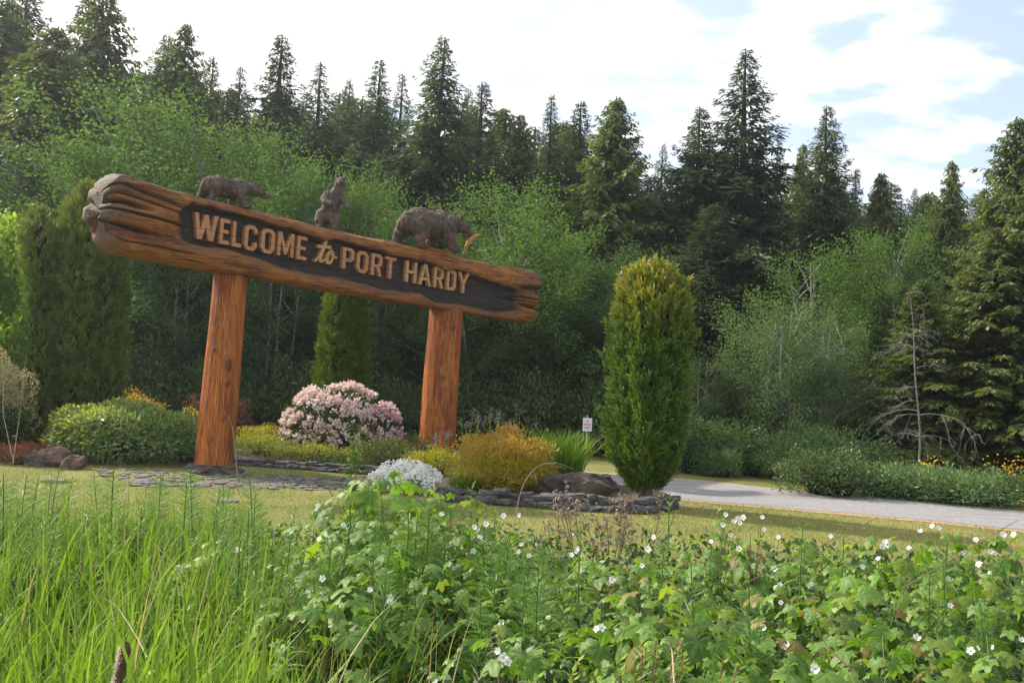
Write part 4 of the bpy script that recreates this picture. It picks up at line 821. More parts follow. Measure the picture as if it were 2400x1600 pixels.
edging('stone_edging', 'chunky dark stone edge in front of the golden bush running to the arborvitae base', [(1060, 1176), (1160, 1182), (1300, 1192), (1420, 1200), (1520, 1204), (1590, 1192)], 20, .150, .125, 2, .03)
for i, (x, y, sx, sy, sz, lab, mt) in enumerate([(1352, 1168, .58, .30, .30, 'large dark rounded boulder in front of the iris clump', 'basalt'), (1410, 1160, .27, .20, .25, 'smaller dark boulder leaning on the right of the large one', 'basalt'),
        (125, 1092, .36, .26, .24, 'brown weathered rock at the left foot of the leafy mound', 'redrock'), (172, 1100, .20, .18, .19, 'small reddish block right beside the brown weathered rock', 'redrock'), (88, 1092, .20, .14, .16, 'grey split stump-like rock at the far left of the leafy mound', 'slate'),
        (985, 1180, .09, .08, .07, 'small pale tan stone at the left end of the chunky stone edge', 'paving'), (1040, 1160, .16, .12, .10, 'flat dark stone under the white flowers', 'slate')]):
    p = G(x, y); o = link('boulder', rock_mesh(20+i, sx, sy, sz, M[mt], 4, rough=.45)); o.location = (p[0], p[1], sz*.45); o.rotation_euler = (0, 0, random.uniform(-.4, .4)); tag(o, lab, 'rock')
pv = thing('flagstone_path', 'strip of broken grey flagstones with weeds in front of the left post', 'path'); pv['kind'] = 'structure'
del pv['category']
SL_ = []
for s in range(6):
    me = slab_mesh(40+s, M['paving'], 1, .75, .10); SL_.append(me)
quad = [G(*p)[:2] for p in [(190, 1098), (900, 1126), (900, 1152), (330, 1140)]]
gq = Geo(); nq = 24; gx = [];
for i_q in range(nq+1):
    a = i_q/nq
    for j_q, b in enumerate((0, .25, .5, .75, 1)):
        e_ = .10*math.sin(a*31+b*3)+.07*math.sin(a*67); p = (quad[0]*(1-a)+quad[1]*a)*(1-b)+(quad[3]*(1-a)+quad[2]*a)*b; gx.append((p[0], p[1]+(e_ if b in (0, 1) else 0), .010))
gq.add(gx, [[5*i_q+j_q, 5*i_q+5+j_q, 5*i_q+6+j_q, 5*i_q+1+j_q] for i_q in range(nq) for j_q in range(4)]); M['chips'] = solid_mat('slate_chippings', (.11, .10, .085), (.26, .235, .205), 22, .95, 1.0, c3=(.13, .15, .06)); tag(gq.build('gravel_patch', M['chips']), kind='structure')
for i in range(290):
    a, b = random.random(), random.random()**1.15; p = (quad[0]*(1-a)+quad[1]*a)*(1-b)+(quad[3]*(1-a)+quad[2]*a)*b
    k = random.uniform(.04, .12); o = link('flagstone', random.choice(SL_), pv); o.location = (p[0]+random.uniform(-.1, .1), p[1]+random.uniform(-.1, .1), 0.014+0.001*(i % 9)); o.rotation_euler = (random.uniform(-.02, .02), random.uniform(-.02, .02), random.uniform(0, 6.28)); o.scale = (k, k, random.uniform(.12, .28))
for i, (x, y) in enumerate([(530, 1178), (130, 1130), (330, 1132)]):
    p = G(x, y); o = link('loose_stone', rock_mesh(60+i, .22, .12, .05, M['paving'], 2)); o.location = (p[0], p[1], .02)
    tag(o, ['flat grey stone lying in the lawn in front of the left post', 'pale flat stone in the grass at the far left', 'dark flat stone at the left end of the flagstone strip'][i], 'stone')

# ------------------------------------------------------------------ shrubs of the bed
def at(px, py): p = G(px, py); return (p[0], p[1], 0.0)
def flowers_on(parent, P, v, mat, n, size, name='flowers', zmin=-1, petals=5, only=None):
    g = Geo(); idx = np.arange(len(P))
    if only is not None: idx = idx[only(P, v)]
    idx = rng.choice(idx, min(n, len(idx)), replace=False); C = P[idx]+v[idx]*(0.03 if n < 1000 else 0.05); u = nrm(v[idx]+rng.normal(0, .3, (len(idx), 3))); a = nrm(np.cross(u, rnd_unit(len(idx)))); b = np.cross(u, a)
    for k in range(petals):
        an = 2*math.pi*k/petals; d = a*math.cos(an)+b*math.sin(an)+u*.35; w_ = -a*math.sin(an)+b*math.cos(an)
        g.leaves(C, d*size, w_*size*.8, rng.random(len(idx)), 0)
    o = g.build(name, mat, parent); o['kind'] = 'stuff'; return o
# leafy mound at left
x, y, _ = at(245, 1094); t, P, v = bush('leafy_shrub', 'large rounded mound of glossy green leaves tipped yellow at the left of the left post', 'shrub', (x, y+.95, 0), 1.42, 1.0, 1.22, 9500, .105, .045, M['laurel'], up=.1, clump=1, g_top=.12, lumps=.08, inner=.72)
gl = Geo(); sel = (v[:, 0] < -.05) & (P[:, 2] > .25); idx = np.where(sel)[0]; idx = rng.choice(idx, 1900, replace=False); d = nrm(v[idx]+rng.normal(0, .5, (1900, 3))); gl.leaves(P[idx]*np.array([1.02, 1.02, 1.02])+v[idx]*.04, d*.095, perp(d, v[idx])*.05, rng.random(1900), rng.random(1900)*np.clip(.35-v[idx, 0], 0, 1)*1.3)
gl.build('yellow_tipped_leaves', M['laurel'], t)
flowers_on(t, P, v, M['petal_yellow'], 60, .02, only=lambda P, v: (v[:, 0] < -.4) & (P[:, 2] > .3))
x, y, _ = at(395, 1090); bush('leafy_shrub', 'fine grey-green leaved mound between the yellow-tipped one and the left post', 'shrub', (x-.15, y+1.1, 0), .80, .85, 1.02, 5200, .065, .022, M['willow'], up=.4, g_top=.1, inner=.7)
x, y, _ = at(265, 1050); bush('golden_shrub', 'low golden spirea rising behind the glossy green mound at left', 'shrub', (x, y+.8, 0), .85, .6, 1.32, 6200, .05, .020, M['spirea'], clump=3, up=.9)
x, y, _ = at(420, 1060); bush('lime_shrub', 'lime green shrub with orange tips just left of the left post', 'shrub', (x+.05, y+.3, 0), .62, .5, .98, 3000, .06, .03, M['lime'], up=.7)
x, y, _ = at(490, 1040); bush('barberry', 'dark reddish-purple barberry showing both sides of the left post', 'shrub', (x, y+.6, 0), .85, .6, 1.42, 3600, .055, .035, M['barberry'], inner=.6)
x, y, _ = at(600, 1078); t, P, v = bush('hedge_shrub', 'low green hedge between the left post and the pink rhododendron', 'shrub', (x, y+.5, 0), .85, .55, .52, 5200, .045, .018, M['low'], up=.8, clump=2, lumps=.1)
x, y, _ = at(610, 1055); bush('golden_shrub', 'low bright yellow shrub behind the green hedge, right of the left post', 'shrub', (x, y+.5, 0), .70, .45, .62, 3000, .05, .022, M['lime'], up=.9)
x, y, _ = at(715, 1090); bush('hedge_shrub', 'dark low hedge directly under the pink rhododendron', 'shrub', (x+.1, y+.35, 0), .95, .45, .42, 4800, .045, .018, M['low'], up=.8, clump=2)
# rhododendron
x, y, _ = at(775, 1085); t, P, v = bush('rhododendron', 'big rhododendron covered with pale pink blossom between the posts', 'shrub', (x-.05, y+1.2, 0), 1.33, .95, 1.56, 4200, .12, .04, M['rhodo'], up=.2, inner=.7, lumps=.05)
g = Geo(); n = 900; vv = rnd_unit(n); vv[:, 2] = np.where(vv[:, 2] < -.35, -vv[:, 2], vv[:, 2]); keep = (np.sin(vv[:, 2]*13+vv[:, 0]*2.5) > -0.62); vv = nrm(vv[keep]); n = len(vv); C = vv*np.array([1.38, 1.0, 1.06])*(1+.04*np.sin(vv[:, :1]*9)); C[:, 2] = np.where(C[:, 2] < 0, C[:, 2]*.6, C[:, 2])+.63
ly = Geo()
for q in range(17):
    d = nrm(vv+rng.normal(0, .75, (n, 3))); s = .06*rng.uniform(.8, 1.2, n); w_ = perp(d, vv+rng.normal(0, .3, (n, 3)))*(s*1.0)[:, None]; pk = sstep(.35, .9, vv[:, 0]+rng.normal(0, .25, n))
    ly.leaves(C+rng.normal(0, .028, (n, 3)), d*s[:, None], w_, rng.random(n), pk*.8)
o = ly.build('blossom', M['petal_pink'], t); o['kind'] = 'stuff'
for px, py, lab in ((890, 1104, 'dark green spreading juniper left of the right post'), (940, 1088, 'dark juniper at the foot of the right post')):
    x, y, _ = at(px, py); bush('juniper', lab, 'shrub', (x, y+.9, 0), .62, .5, .62, 3600, .07, .014, M['juniper_dark'], up=.25, clump=6, lumps=.12)
x, y, _ = at(1010, 1122); bush('juniper', 'flat golden-green juniper left of the orange spirea', 'shrub', (x+.02, y+.7, 0), .58, .5, .50, 5200, .07, .013, M['juniper'], up=.2, clump=8, g_top=.8, lumps=.10)
x, y, _ = at(1180, 1168); bush('spirea', 'large round orange-gold spirea bush in front of the right post', 'shrub', (x, y+.85, 0), .83, .75, 1.13, 20000, .060, .023, M['spirea'], clump=4, up=.9, g_top=.55, inner=.25)
# snow-in-summer
x, y, _ = at(970, 1165); t, P, v = bush('white_flower_cushion', 'low cushion of tiny white flowers with silver leaves left of the orange spirea', 'flowers', (x-.22, y+.6, 0), .62, .42, .32, 3600, .045, .010, M['silver'], up=.9, corek=0)
nW = 2400; aW = rng.uniform(0, 6.28, nW); qW = np.sqrt(rng.random(nW)); cW = np.column_stack([.64*qW*np.cos(aW), .46*qW*np.sin(aW), .20+.26*(1-qW**2)+.07*np.sin(aW*5+qW*9)+rng.uniform(-.05, .07, nW)]); gW = Geo(); uW = nrm(np.column_stack([np.cos(aW)*qW*.6, np.sin(aW)*qW*.6-.5, 1+0*aW])+rng.normal(0, .35, (nW, 3)))
for k in range(5):
    xW = nrm(np.cross(uW, [1.0, .2, .1])); yW = np.cross(uW, xW); an = k*2*math.pi/5; dW = xW*math.cos(an)+yW*math.sin(an)+uW*.3; gW.leaves(cW, dW*.021, (-xW*math.sin(an)+yW*math.cos(an))*.017, rng.random(nW), 0)
o = gW.build('flowers', M['petal_white'], t); o['kind'] = 'stuff'
x, y, _ = at(1085, 1160); bush('grass_tuft', 'small soft green tuft between the white flowers and the orange spirea', 'plant', (x, y+.3, 0), .25, .2, .28, 1500, .09, .008, M['grass'], up=1.2, corek=0)
# comfrey: tall leafy stalks
def stalk_plant(name, label, cat, loc, n, h, spread, ll_, lw, mat, bell=None, leafn=16, lean=.25, taper=True, droop=.3, zmin=.1):
    t = thing(name, label, cat, loc); g = Geo(); sg = Geo(); fg = Geo()
    for i in range(n):
        a = random.uniform(0, 6.28); q = spread*math.sqrt(random.random()); b = np.array([q*math.cos(a), q*math.sin(a), 0]); hh = h*random.uniform(.75, 1.05)*(1-.25*q/max(spread, .01))
        e = b+np.array([lean*random.uniform(-1, 1)*hh*.5, lean*random.uniform(-1, 1)*hh*.5, hh]); s = np.linspace(0, 1, 6)[:, None]; sg.tube(b+(e-b)*s+np.array([.02, 0, 0])*np.sin(s*3), .007*np.linspace(1.2, .5, 6), 4)
        k = leafn; u = np.linspace(zmin, 1, k); az = np.arange(k)*2.4+a; P = b+(e-b)*u[:, None]; sz = (1-.65*u if taper else np.ones(k))*rng.uniform(.8, 1.15, k)
        d = nrm(np.column_stack([np.cos(az), np.sin(az), .35-droop+.6*u])); L_ = ll_*sz; W_ = nrm(np.cross(d, [0, 0, 1.0]))*(lw*sz)[:, None]
        # two-part leaf bending down
        P2 = P+d*(L_*.5)[:, None]; g.leaves(P, d*(L_*.62)[:, None], W_, rng.random(k), .2*u, mid=.75); d2 = nrm(d-np.array([0, 0, .55])); g.leaves(P2-d*(L_*.08)[:, None], d2*(L_*.55)[:, None], W_*.95, rng.random(k), .3*u, mid=.25)
        if bell is not None:
            m = 26; Q = e+rng.normal(0, .05, (m, 3))-np.array([0, 0, .06]); dd = nrm(rng.normal(0, .3, (m, 3))+np.array([0, 0, -1.0])); fg.leaves(Q, dd*.028, perp(dd)*.014, rng.random(m), 0)
    o = g.build('leaves', mat, t); o['kind'] = 'stuff'; o2 = sg.build('stems', M['stem'], t); o2['kind'] = 'stuff'
    if bell is not None: o3 = fg.build('flowers', bell, t); o3['kind'] = 'stuff'
    return t
M['mauve'] = leaf_mat('dusty_mauve_bells', (.25, .18, .24), (.38, .28, .34), None, .3, tmul=(1, 1, 1), vary=0)
x, y, _ = at(1030, 1120); stalk_plant('comfrey', 'green comfrey with drooping mauve bells right in front of the right post', 'plant', (x, y+.3, 0), 5, 1.05, .35, .20, .06, M['fire'], M['mauve'])
x, y, _ = at(1110, 1120); stalk_plant('comfrey', 'tallest comfrey clump just right of the right post behind the spirea', 'plant', (x, y+1.6, 0), 12, 1.62, .5, .24, .07, M['fire'], M['mauve'])
x, y, _ = at(1210, 1120); stalk_plant('comfrey', 'comfrey clump between the tallest clump and the iris leaves', 'plant', (x, y+1.8, 0), 10, 1.48, .45, .24, .07, M['fire'], M['mauve'])
x, y, _ = at(832, 1118); stalk_plant('tall_leafy_plant', 'tall dark green leafy plant in front of the pink rhododendron', 'plant', (x, y+.1, 0), 6, 1.08, .20, .24, .085, M['fire'], None, 20, .45)
# iris / montbretia blades
def blades(n, pos, h, w_, lean, r=None, gtip=.6, seg=5, curl=.5):
    """arched grass blades; pos (n,3) roots"""
    g = Geo(); a = rng.uniform(0, 2*math.pi, n); hh = h*rng.uniform(.55, 1.1, n); ln = lean*rng.uniform(.1, 1, n)*hh; d = np.column_stack([np.cos(a), np.sin(a), 0*a]); wd = np.column_stack([-np.sin(a+rng.normal(0, .8, n)), np.cos(a), 0*a])*(w_*rng.uniform(.6, 1.2, n))[:, None]
    rr = rng.random(n) if r is None else r; V = []; 
    for i in range(seg+1):
        t = i/seg; c = pos+d*(ln*(t**2*(1-curl)+curl*t**3.2*1.3))[:, None]+np.array([0, 0, 1.0])*(hh*(t-0.22*curl*t**3*(ln/np.maximum(hh, .01))*2.2))[:, None]; k = (1-t**2.2)*(.6+.8*t*(1-t)*2) if i < seg else 0.02
        V += [c-wd*k/2, c+wd*k/2]
    V = np.stack(V, 1); m = 2*(seg+1); base = np.arange(n)[:, None, None]*m; i = np.arange(seg)[:, None]*2; F = base+np.concatenate([i, i+1, i+3, i+2], 1)[None]
    tt = np.repeat(np.linspace(0, 1, seg+1), 2); g.add(V.reshape(-1, 3), F.reshape(-1, 4), np.repeat(rr, m), (np.clip((gtip*tt[None]**1.5)*rng.uniform(0, 1.2, (n, 1)), 0, 1)).ravel()); return g
x, y, _ = at(1318, 1150); t = thing('iris_clump', 'fan of long bright green sword leaves between the orange spirea and the boulder', 'plant', (x-.05, y+.35, 0)); n = 900; a = rng.uniform(0, 6.28, n); q = np.sqrt(rng.random(n)); P = np.column_stack([.42*q*np.cos(a), .25*q*np.sin(a), 0*a]); P_ = P.copy()
g = blades(n, P, 1.14, .028, .60, curl=.35); o = g.build('leaves', M['iris'], t); o['kind'] = 'stuff'
sg = Geo(); s = np.linspace(0, 1, 5)[:, None]; sg.tube(np.array([-.3, 0, 0])+np.array([.02, 0, 1.10])*s, .006, 4); sg.build('flower_stem', M['stem'], t)
fg = Geo(); n = 14; d = nrm(rng.normal(size=(n, 3))+[0, 0, .4]); fg.leaves(np.tile([-.28, 0, 1.10], (n, 1)), d*.045, perp(d)*.02, None, 0); fg.build('flower', M['petal_yellow'], t)
# ------------------------------------------------------------------ no-camping sign
p = G(1372, 1081); t = thing('no_camping_sign', 'small white metal NO OVERNIGHT CAMPING sign on a thin grey post', 'sign', (p[0], p[1], 0), 0.10)
hs = T(1378, 972, p[1])[2]; g = Geo(); g.tube([(0, 0, 0), (0, 0, hs)], .013, 8); g.add([(0.013*math.cos(a), .013*math.sin(a), hs) for a in np.linspace(0, 2*math.pi, 8, endpoint=False)], [list(range(8))]); g.build('post', M['metal'], t)
def rounded_panel(w_, h_, r, th):
    g = Geo(); pts = []
    for cx, cz, a0 in ((w_/2-r, h_/2-r, 0), (-w_/2+r, h_/2-r, 90), (-w_/2+r, -h_/2+r, 180), (w_/2-r, -h_/2+r, 270)):
        for k in range(5): a = math.radians(a0+k*22.5); pts.append((cx+r*math.cos(a), cz+r*math.sin(a)))
    n = len(pts); F_ = [(x, -th/2, z) for x, z in pts]; B_ = [(x, th/2, z) for x, z in pts]
    g.add(F_+B_, [[i, (i+1) % n, n+(i+1) % n, n+i] for i in range(n)]); g.add(F_, [list(range(n))[::-1]]); g.add(B_, [list(range(n))]); return g
hz = hs-.085-.165; pn = rounded_panel(.245, .345, .02, .004).build('panel', M['signwhite'], t); pn.location = (0.004, -.018, hz)
def text_mesh(txt, w_, h_, mat):
    cu = bpy.data.curves.new('t', 'FONT'); cu.body = txt; cu.align_x = 'CENTER'; cu.align_y = 'CENTER'; cu.extrude = .0006; cu.offset = .012; o = bpy.data.objects.new('t', cu); col.objects.link(o)
    me = bpy.data.meshes.new_from_object(o.evaluated_get(bpy.context.evaluated_depsgraph_get())); bpy.data.objects.remove(o)
    xs = [v.co.x for v in me.vertices]; ys = [v.co.y for v in me.vertices]; cx = (min(xs)+max(xs))/2; cy = (min(ys)+max(ys))/2; sx = w_/(max(xs)-min(xs)); sy = h_/(max(ys)-min(ys))
    for v in me.vertices: v.co = ((v.co.x-cx)*sx, (v.co.y-cy)*sy, v.co.z)
    me.materials.clear(); me.materials.append(mat); return me
for txt, w_, dz in (('NO', .06, .082), ('OVERNIGHT', .205, 0.0), ('CAMPING', .165, -.082)):
    o = link('lettering', text_mesh(txt, w_, .052, M['signred']), pn); o.location = (0, -.0035, dz); o.rotation_euler = (math.pi/2, 0, 0)
for dz in (.155, -.155):
    o = link('bolt', rock_mesh(1, .006, .004, .006, M['metal'], 1, rough=0), pn); o.location = (0, -.004, dz)
# ------------------------------------------------------------------ far side: bushes, ferns, broom, dead tree, concrete barrier
SHM = []
for s, (mt, rx, h, n, ln, wd) in enumerate([('alder_dark', 1, 1, 6200, .06, .035), ('low', 1, 1, 5200, .075, .04), ('fern', 1, .7, 6200, .10, .030), ('low', 1, 1, 6200, .07, .045)]):
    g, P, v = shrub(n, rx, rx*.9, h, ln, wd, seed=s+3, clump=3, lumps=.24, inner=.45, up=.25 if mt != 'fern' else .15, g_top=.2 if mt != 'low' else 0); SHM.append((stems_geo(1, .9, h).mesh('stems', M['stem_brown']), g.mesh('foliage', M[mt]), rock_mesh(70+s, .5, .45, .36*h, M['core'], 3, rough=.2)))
def far_bush(kind, name, label, px, py, rx, h, dy=0, group='bushes along the far side of the road', ry=None):
    p = G(px, py); t = thing(name, label, 'shrub' if kind != 2 else 'fern', (p[0], p[1]+(ry or rx)*.8+dy, 0), random.uniform(-.4, .4), group); t.scale = (rx, ry or rx, h*.74)
    link('stems', SHM[kind][0], t); link('foliage', SHM[kind][1], t); o = link('dark_core', SHM[kind][2], t); o.location = (0, 0, .3*(1 if kind != 2 else .6))
for a in [(0, 'road_bush', 'pale green bush peeking out just right of the arborvitae', 1650, 1118, 1.2, 1.7), (3, 'road_bush', 'tallish bush second to the right of the arborvitae across the road', 1755, 1118, 1.0, 1.25),
          (1, 'road_bush', 'low brownish-green bush between the two darker ones across the road', 1870, 1132, .9, 1.0), (0, 'road_bush', 'grey-green bush with upright shoots behind the darkest roadside bush', 1950, 1150, 1.1, 1.65, .5),
          (3, 'road_bush', 'darkest dense bush touching the road edge, middle right', 1975, 1172, 1.0, 1.05), (3, 'road_bush', 'low rough bush behind the darkest roadside bush', 2100, 1150, 1.0, 1.1, .8)]: far_bush(*a)
for a in [(2, 'fern_patch', 'broad patch of pale ferns across the road left of the yellow broom', 2180, 1182, 1.0, 1.15), (2, 'fern_patch', 'ferns beneath the small yellow broom spike', 2110, 1172, .9, .95), (2, 'fern_patch', 'ferns running into the yellow broom at the right edge', 2290, 1192, .9, 1.1),
          (2, 'fern_patch', 'small fern group right of the arborvitae foot across the road', 1690, 1122, .6, 1.1), (1, 'fern_patch', 'dark undergrowth under the yellow broom at the right edge', 2370, 1192, .8, .8)]: far_bush(*a, group='ferns across the road')
for px, py, h, n, lab in ((2172, 1098, .55, 120, 'small spike of yellow broom behind the ferns'), (2365, 1130, .85, 420, 'yellow-flowering broom at the right edge across the road')):
    Y = 21.0; p = T(px*k_/k_, py, Y); t = thing('broom_bush', lab, 'shrub', (p[0], Y, 0)); zc = p[2]; g = Geo(); q = rng.normal(0, 1, (n, 3))*np.array([.10+.20*(n > 200), .15, h*.30])+np.array([0, 0, zc]); d = rnd_unit(n); g.leaves(q, d*.05, perp(d)*.045, rng.random(n), 0); o = g.build('flowers', M['broom'], t); o['kind'] = 'stuff'
    sg = Geo()
    for i in range(16):
        s = np.linspace(0, 1, 5)[:, None]; e = np.array([random.gauss(0, .12+.18*(n > 200)), random.gauss(0, .15), zc+random.uniform(-.1, h*.5)]); sg.tube(e*s, .008, 3)
    sg.build('stems', M['stem'], t)
# undergrowth along the wood: sits under the alders
random.seed(5)
for px_, ph_ in LMK:
    Y = 27.2+random.uniform(-.6, 1.4); X = (px_-1200)/FPX*Y
    if X > 3: Y -= (X-3)*.16
    s = random.uniform(1.0, 1.5); kd = random.choice([1, 3, 3, 1]); t = thing('understorey_bush', 'shaded bush at the foot of the wood, '+ph_, 'shrub', (X, Y, 0), random.uniform(0, 6), 'shaded bushes along the foot of the wood'); t.scale = (s, s, s*random.uniform(1.0, 1.5))
    link('stems', SHM[kd][0], t); link('foliage', SHM[kd][1], t); o = link('dark_core', SHM[kd][2], t); o.location = (0, 0, .3)
# bare dead tree
t_ = T(2135, 665, 22.5); base = np.array([T(2150, 1000, 22.5)[0], 22.5, 0]); t = thing('dead_tree', 'bare bleached dead tree with drooping branches in front of the olive cedars at right', 'tree', tuple(base)); g = Geo(); tg = Geo(); random.seed(21)
tp = t_-base; s = np.linspace(0, 1, 12); main = np.column_stack([tp[0]*s+.12*np.sin(s*4), 0*s, tp[2]*s]); g.tube(main+np.column_stack([.05*np.sin(s*9), 0*s, 0*s]), .028*(1.1-s), 6); g.build('trunk', M['dead'], t, True)
def br(gg, a, d, L, r, lv):
    n = 6; s = np.linspace(0, 1, n)[:, None]; pts = a+d*L*s+np.array([0, 0, -.55*L])*s**2.2+rng.normal(0, .02*L, (n, 3))*s; gg.tube(pts, r*np.linspace(1, .35, n), 4)
    if lv: 
        for _ in range(6 if lv > 1 else 5):
            k = random.randint(1, n-1); q = nrm(d+rng.normal(0, .75, 3)); br(gg, pts[k], q, L*random.uniform(.3, .55), r*.55, lv-1)
for i in range(19):
    u = random.uniform(.22, .98); a = np.array([np.interp(u, s, main[:, j]) for j in range(3)]); an = random.choice([0, math.pi])+random.uniform(-.9, .9); L = random.uniform(.5, 1.5)*(1.25-u); bg = Geo(); br(bg, a, np.array([math.cos(an), math.sin(an), random.uniform(.1, .6)]), L, .007+.007*(1-u), 2); bg.build('branch', M['dead'], t)
# distant concrete barrier with rail, far left
p = G(20, 1014); t = thing('concrete_barrier', 'low grey concrete barrier with a metal rail, far left behind the arborvitae', 'barrier', (p[0], p[1]+3, 0)); 
def box(w_, d_, h_, z0=0): return [(x*w_/2, y*d_/2, z0+z*h_) for z in (0, 1) for x, y in ((-1, -1), (1, -1), (1, 1), (-1, 1))], [[0, 3, 2, 1], [4, 5, 6, 7], [0, 1, 5, 4], [1, 2, 6, 5], [2, 3, 7, 6], [3, 0, 4, 7]]
g = Geo(); g.add(*box(3.6, .25, .62)); g.build('wall', M['concrete'], t); g = Geo(); g.add(*box(3.6, .06, .07, .98)); g.build('rail', M['metal'], t)
for xx in (-1.5, -.5, .5, 1.5): g = Geo(); g.add(*box(.06, .06, .36, .62)); o = g.build('rail_post', M['metal'], t); o.location.x = xx
BG = Geo()
x, y, _ = at(30, 1060); bush('leafy_shrub', 'pale cream-leaved shrub at the left edge in front of the barrier', 'shrub', (T(20, 1000, 18.5)[0]-.35, 18.5, 0), .80, .6, 2.1, 6200, .06, .03, M['beige'], up=.5, corek=.5)
bush('leafy_shrub', 'dark green shrub below the cream-leaved one at the left edge', 'shrub', (T(10, 1000, 18.3)[0]-.35, 18.3, 0), .75, .55, 1.2, 3200, .10, .06, M['alder_dark'], up=.4)
bush('leafy_shrub', 'low purplish-brown shrub on the lawn at the left edge', 'shrub', (T(35, 1050, 17.2)[0], 17.6, 0), .62, .45, .40, 2600, .05, .018, M['barberry'], up=.8)
# ------------------------------------------------------------------ lawn blades, buttercups
n = 150000; X = rng.uniform(-12, 12, n); Y = 9.2+12*rng.random(n)**1.3; keep = (np.abs(X) < Y*0.60+1)
ny_ = np.interp(X, nr[:, 0], nr[:, 1]); fy_ = np.interp(X, fr[:, 0], fr[:, 1]); keep &= (Y < ny_-.22) | (Y > fy_+.15)
A_ = np.array(quad); keep &= ~((X > A_[:, 0].min()) & (X < A_[:, 0].max()) & (Y > A_[:, 1].min()+.2) & (Y < A_[:, 1].max()-.2) & (rng.random(n) > .22))
X = X[keep]; Y = Y[keep]; n = len(X); P = np.column_stack([X, Y, gz(X, Y)+.004]); g = Geo(); d = nrm(rng.normal(0, .45, (n, 3))+[0, 0, 1.0]); h = rng.uniform(.02, .055, n)*(1+.6*(rng.random(n) > .97)); h = h*(1+.35*np.sin(X*2.1+np.sin(Y*3))*np.cos(Y*2.7)); g.leaves(P, d*h[:, None], perp(d)*.008, np.clip(rng.random(n)*.75+.25*(np.sin(X*1.3+Y)*np.sin(Y*1.9) > 0), 0, 1), 0); tag(g.build('lawn_grass', M['lawn_blades']), 'short dry lawn grass', kind='stuff')
n = 1100; px = np.concatenate([rng.uniform(1100, 2400, 900), rng.uniform(0, 1000, 200)]); py = np.concatenate([rng.uniform(1195, 1300, 900), rng.uniform(1120, 1200, 200)]); C = np.array([G(a, b) for a, b in zip(px, py)]); C = C[(C[:, 1] > 9.5)&(C[:, 1] < np.interp(C[:, 0], nr[:, 0], nr[:, 1])-.3)]; C[:, 2] = .05; g = Geo(); n = len(C); a = rng.uniform(0, 6.28, n); g.leaves(C-np.column_stack([np.cos(a), np.sin(a), 0*a])*.011, np.column_stack([np.cos(a), np.sin(a), .3+0*a])*.022, np.column_stack([-np.sin(a), np.cos(a), 0*a])*.022, None, 0, mid=.5); tag(g.build('buttercups', M['petal_yellow']), 'tiny yellow buttercups sprinkled over the lawn', kind='stuff')
# weeds in the flagstones and rough grass at the lawn's edge
n = 2600; i_ = rng.random((n, 2)); Q = np.array([(quad[0]*(1-a)+quad[1]*a)*(1-b)+(quad[3]*(1-a)+quad[2]*a)*b for a, b in i_]); Q[:, 1] -= rng.random(n)**2*1.0; hot = np.sin(Q[:, 0]*3.1)*np.cos(Q[:, 1]*2.3+Q[:, 0]) > .15; Q = Q[hot]; n = len(Q)
tag(blades(n, np.column_stack([Q, 0*Q[:, 0]]), .13, .007, .6, seg=3, gtip=.3).build('paving_weeds', M['grass']), 'tufts of weeds between the flagstones', kind='stuff')
# ------------------------------------------------------------------ tall grass of the bank
def skyl(px): return np.interp(px, [-300, 0, 250, 450, 600, 700, 800, 1000, 1200, 2700], [1120, 1110, 1105, 1120, 1150, 1215, 1290, 1330, 1380, 1450])
def bank_pos(n, pxa, pxb, ya, yb, pw=1.0):
    Y = ya+(yb-ya)*rng.random(n)**pw; px = rng.uniform(pxa, pxb, n); X = (px-1200)/FPX*Y; return X, Y, px
def place_blades(n, pxa, pxb, ya, yb, frac, w_, mat, name, label, lean=.45, gtip=.9, pw=1.0, extra=0.0, hmax=1.6):
    X, Y, px = bank_pos(n, pxa, pxb, ya, yb, pw); d = np.array([ray(a, b) for a, b in zip(px, skyl(px)+extra)]); zt = EYE+d[:, 2]/d[:, 1]*Y; G0 = gz(X, Y); hh = np.clip(zt-G0, .25, hmax)*rng.uniform(frac, 1.05, n)
    g = blades(n, np.column_stack([X, Y, G0]), 1.0, w_, lean, gtip=gtip); V = g.V[0].reshape(n, -1, 3); root = V[:, :1]; V[:, :, 2] = root[:, :, 2]+(V[:, :, 2]-root[:, :, 2])*hh[:, None]/1.0; g.V[0] = V.reshape(-1, 3)
    return tag(g.build(name, mat), label, kind='stuff')
place_blades(5200, -250, 1080, 4.4, 8.4, .45, .016, M['grass'], 'tall_grass', 'tall green grass on the bank at left', lean=.35, extra=70)
place_blades(4200, -250, 1250, 2.5, 4.6, .55, .021, M['grass'], 'near_grass', 'bright reed grass along the bottom of the picture', lean=.30, extra=270, hmax=1.3)
place_blades(1100, -200, 760, 6.0, 8.8, .7, .011, M['grass'], 'grass_tips', 'thin upright grass tips against the lawn', lean=.25, extra=-5, hmax=1.0)
place_blades(2500, 650, 2500, 5.5, 8.8, .3, .009, M['grass'], 'mixed_grass', 'grass among the thimbleberry leaves', lean=.4, extra=-10, hmax=.9)
M['cover'] = leaf_mat('shaded_small_weeds', (0.025, 0.062, 0.018), (0.060, 0.120, 0.026), None, .3, vary=0)  # darkened green: shade below the plants put into the leaf colour
M['dry'] = leaf_mat('dry_grass', (.30, .24, .11), (.45, .37, .19), None, .3, vary=0)
place_blades(330, -200, 1300, 3.0, 8.5, .7, .008, M['dry'], 'dry_grass', 'scattered dry straw-coloured grass stalks on the bank', lean=.4, extra=30, hmax=1.2)
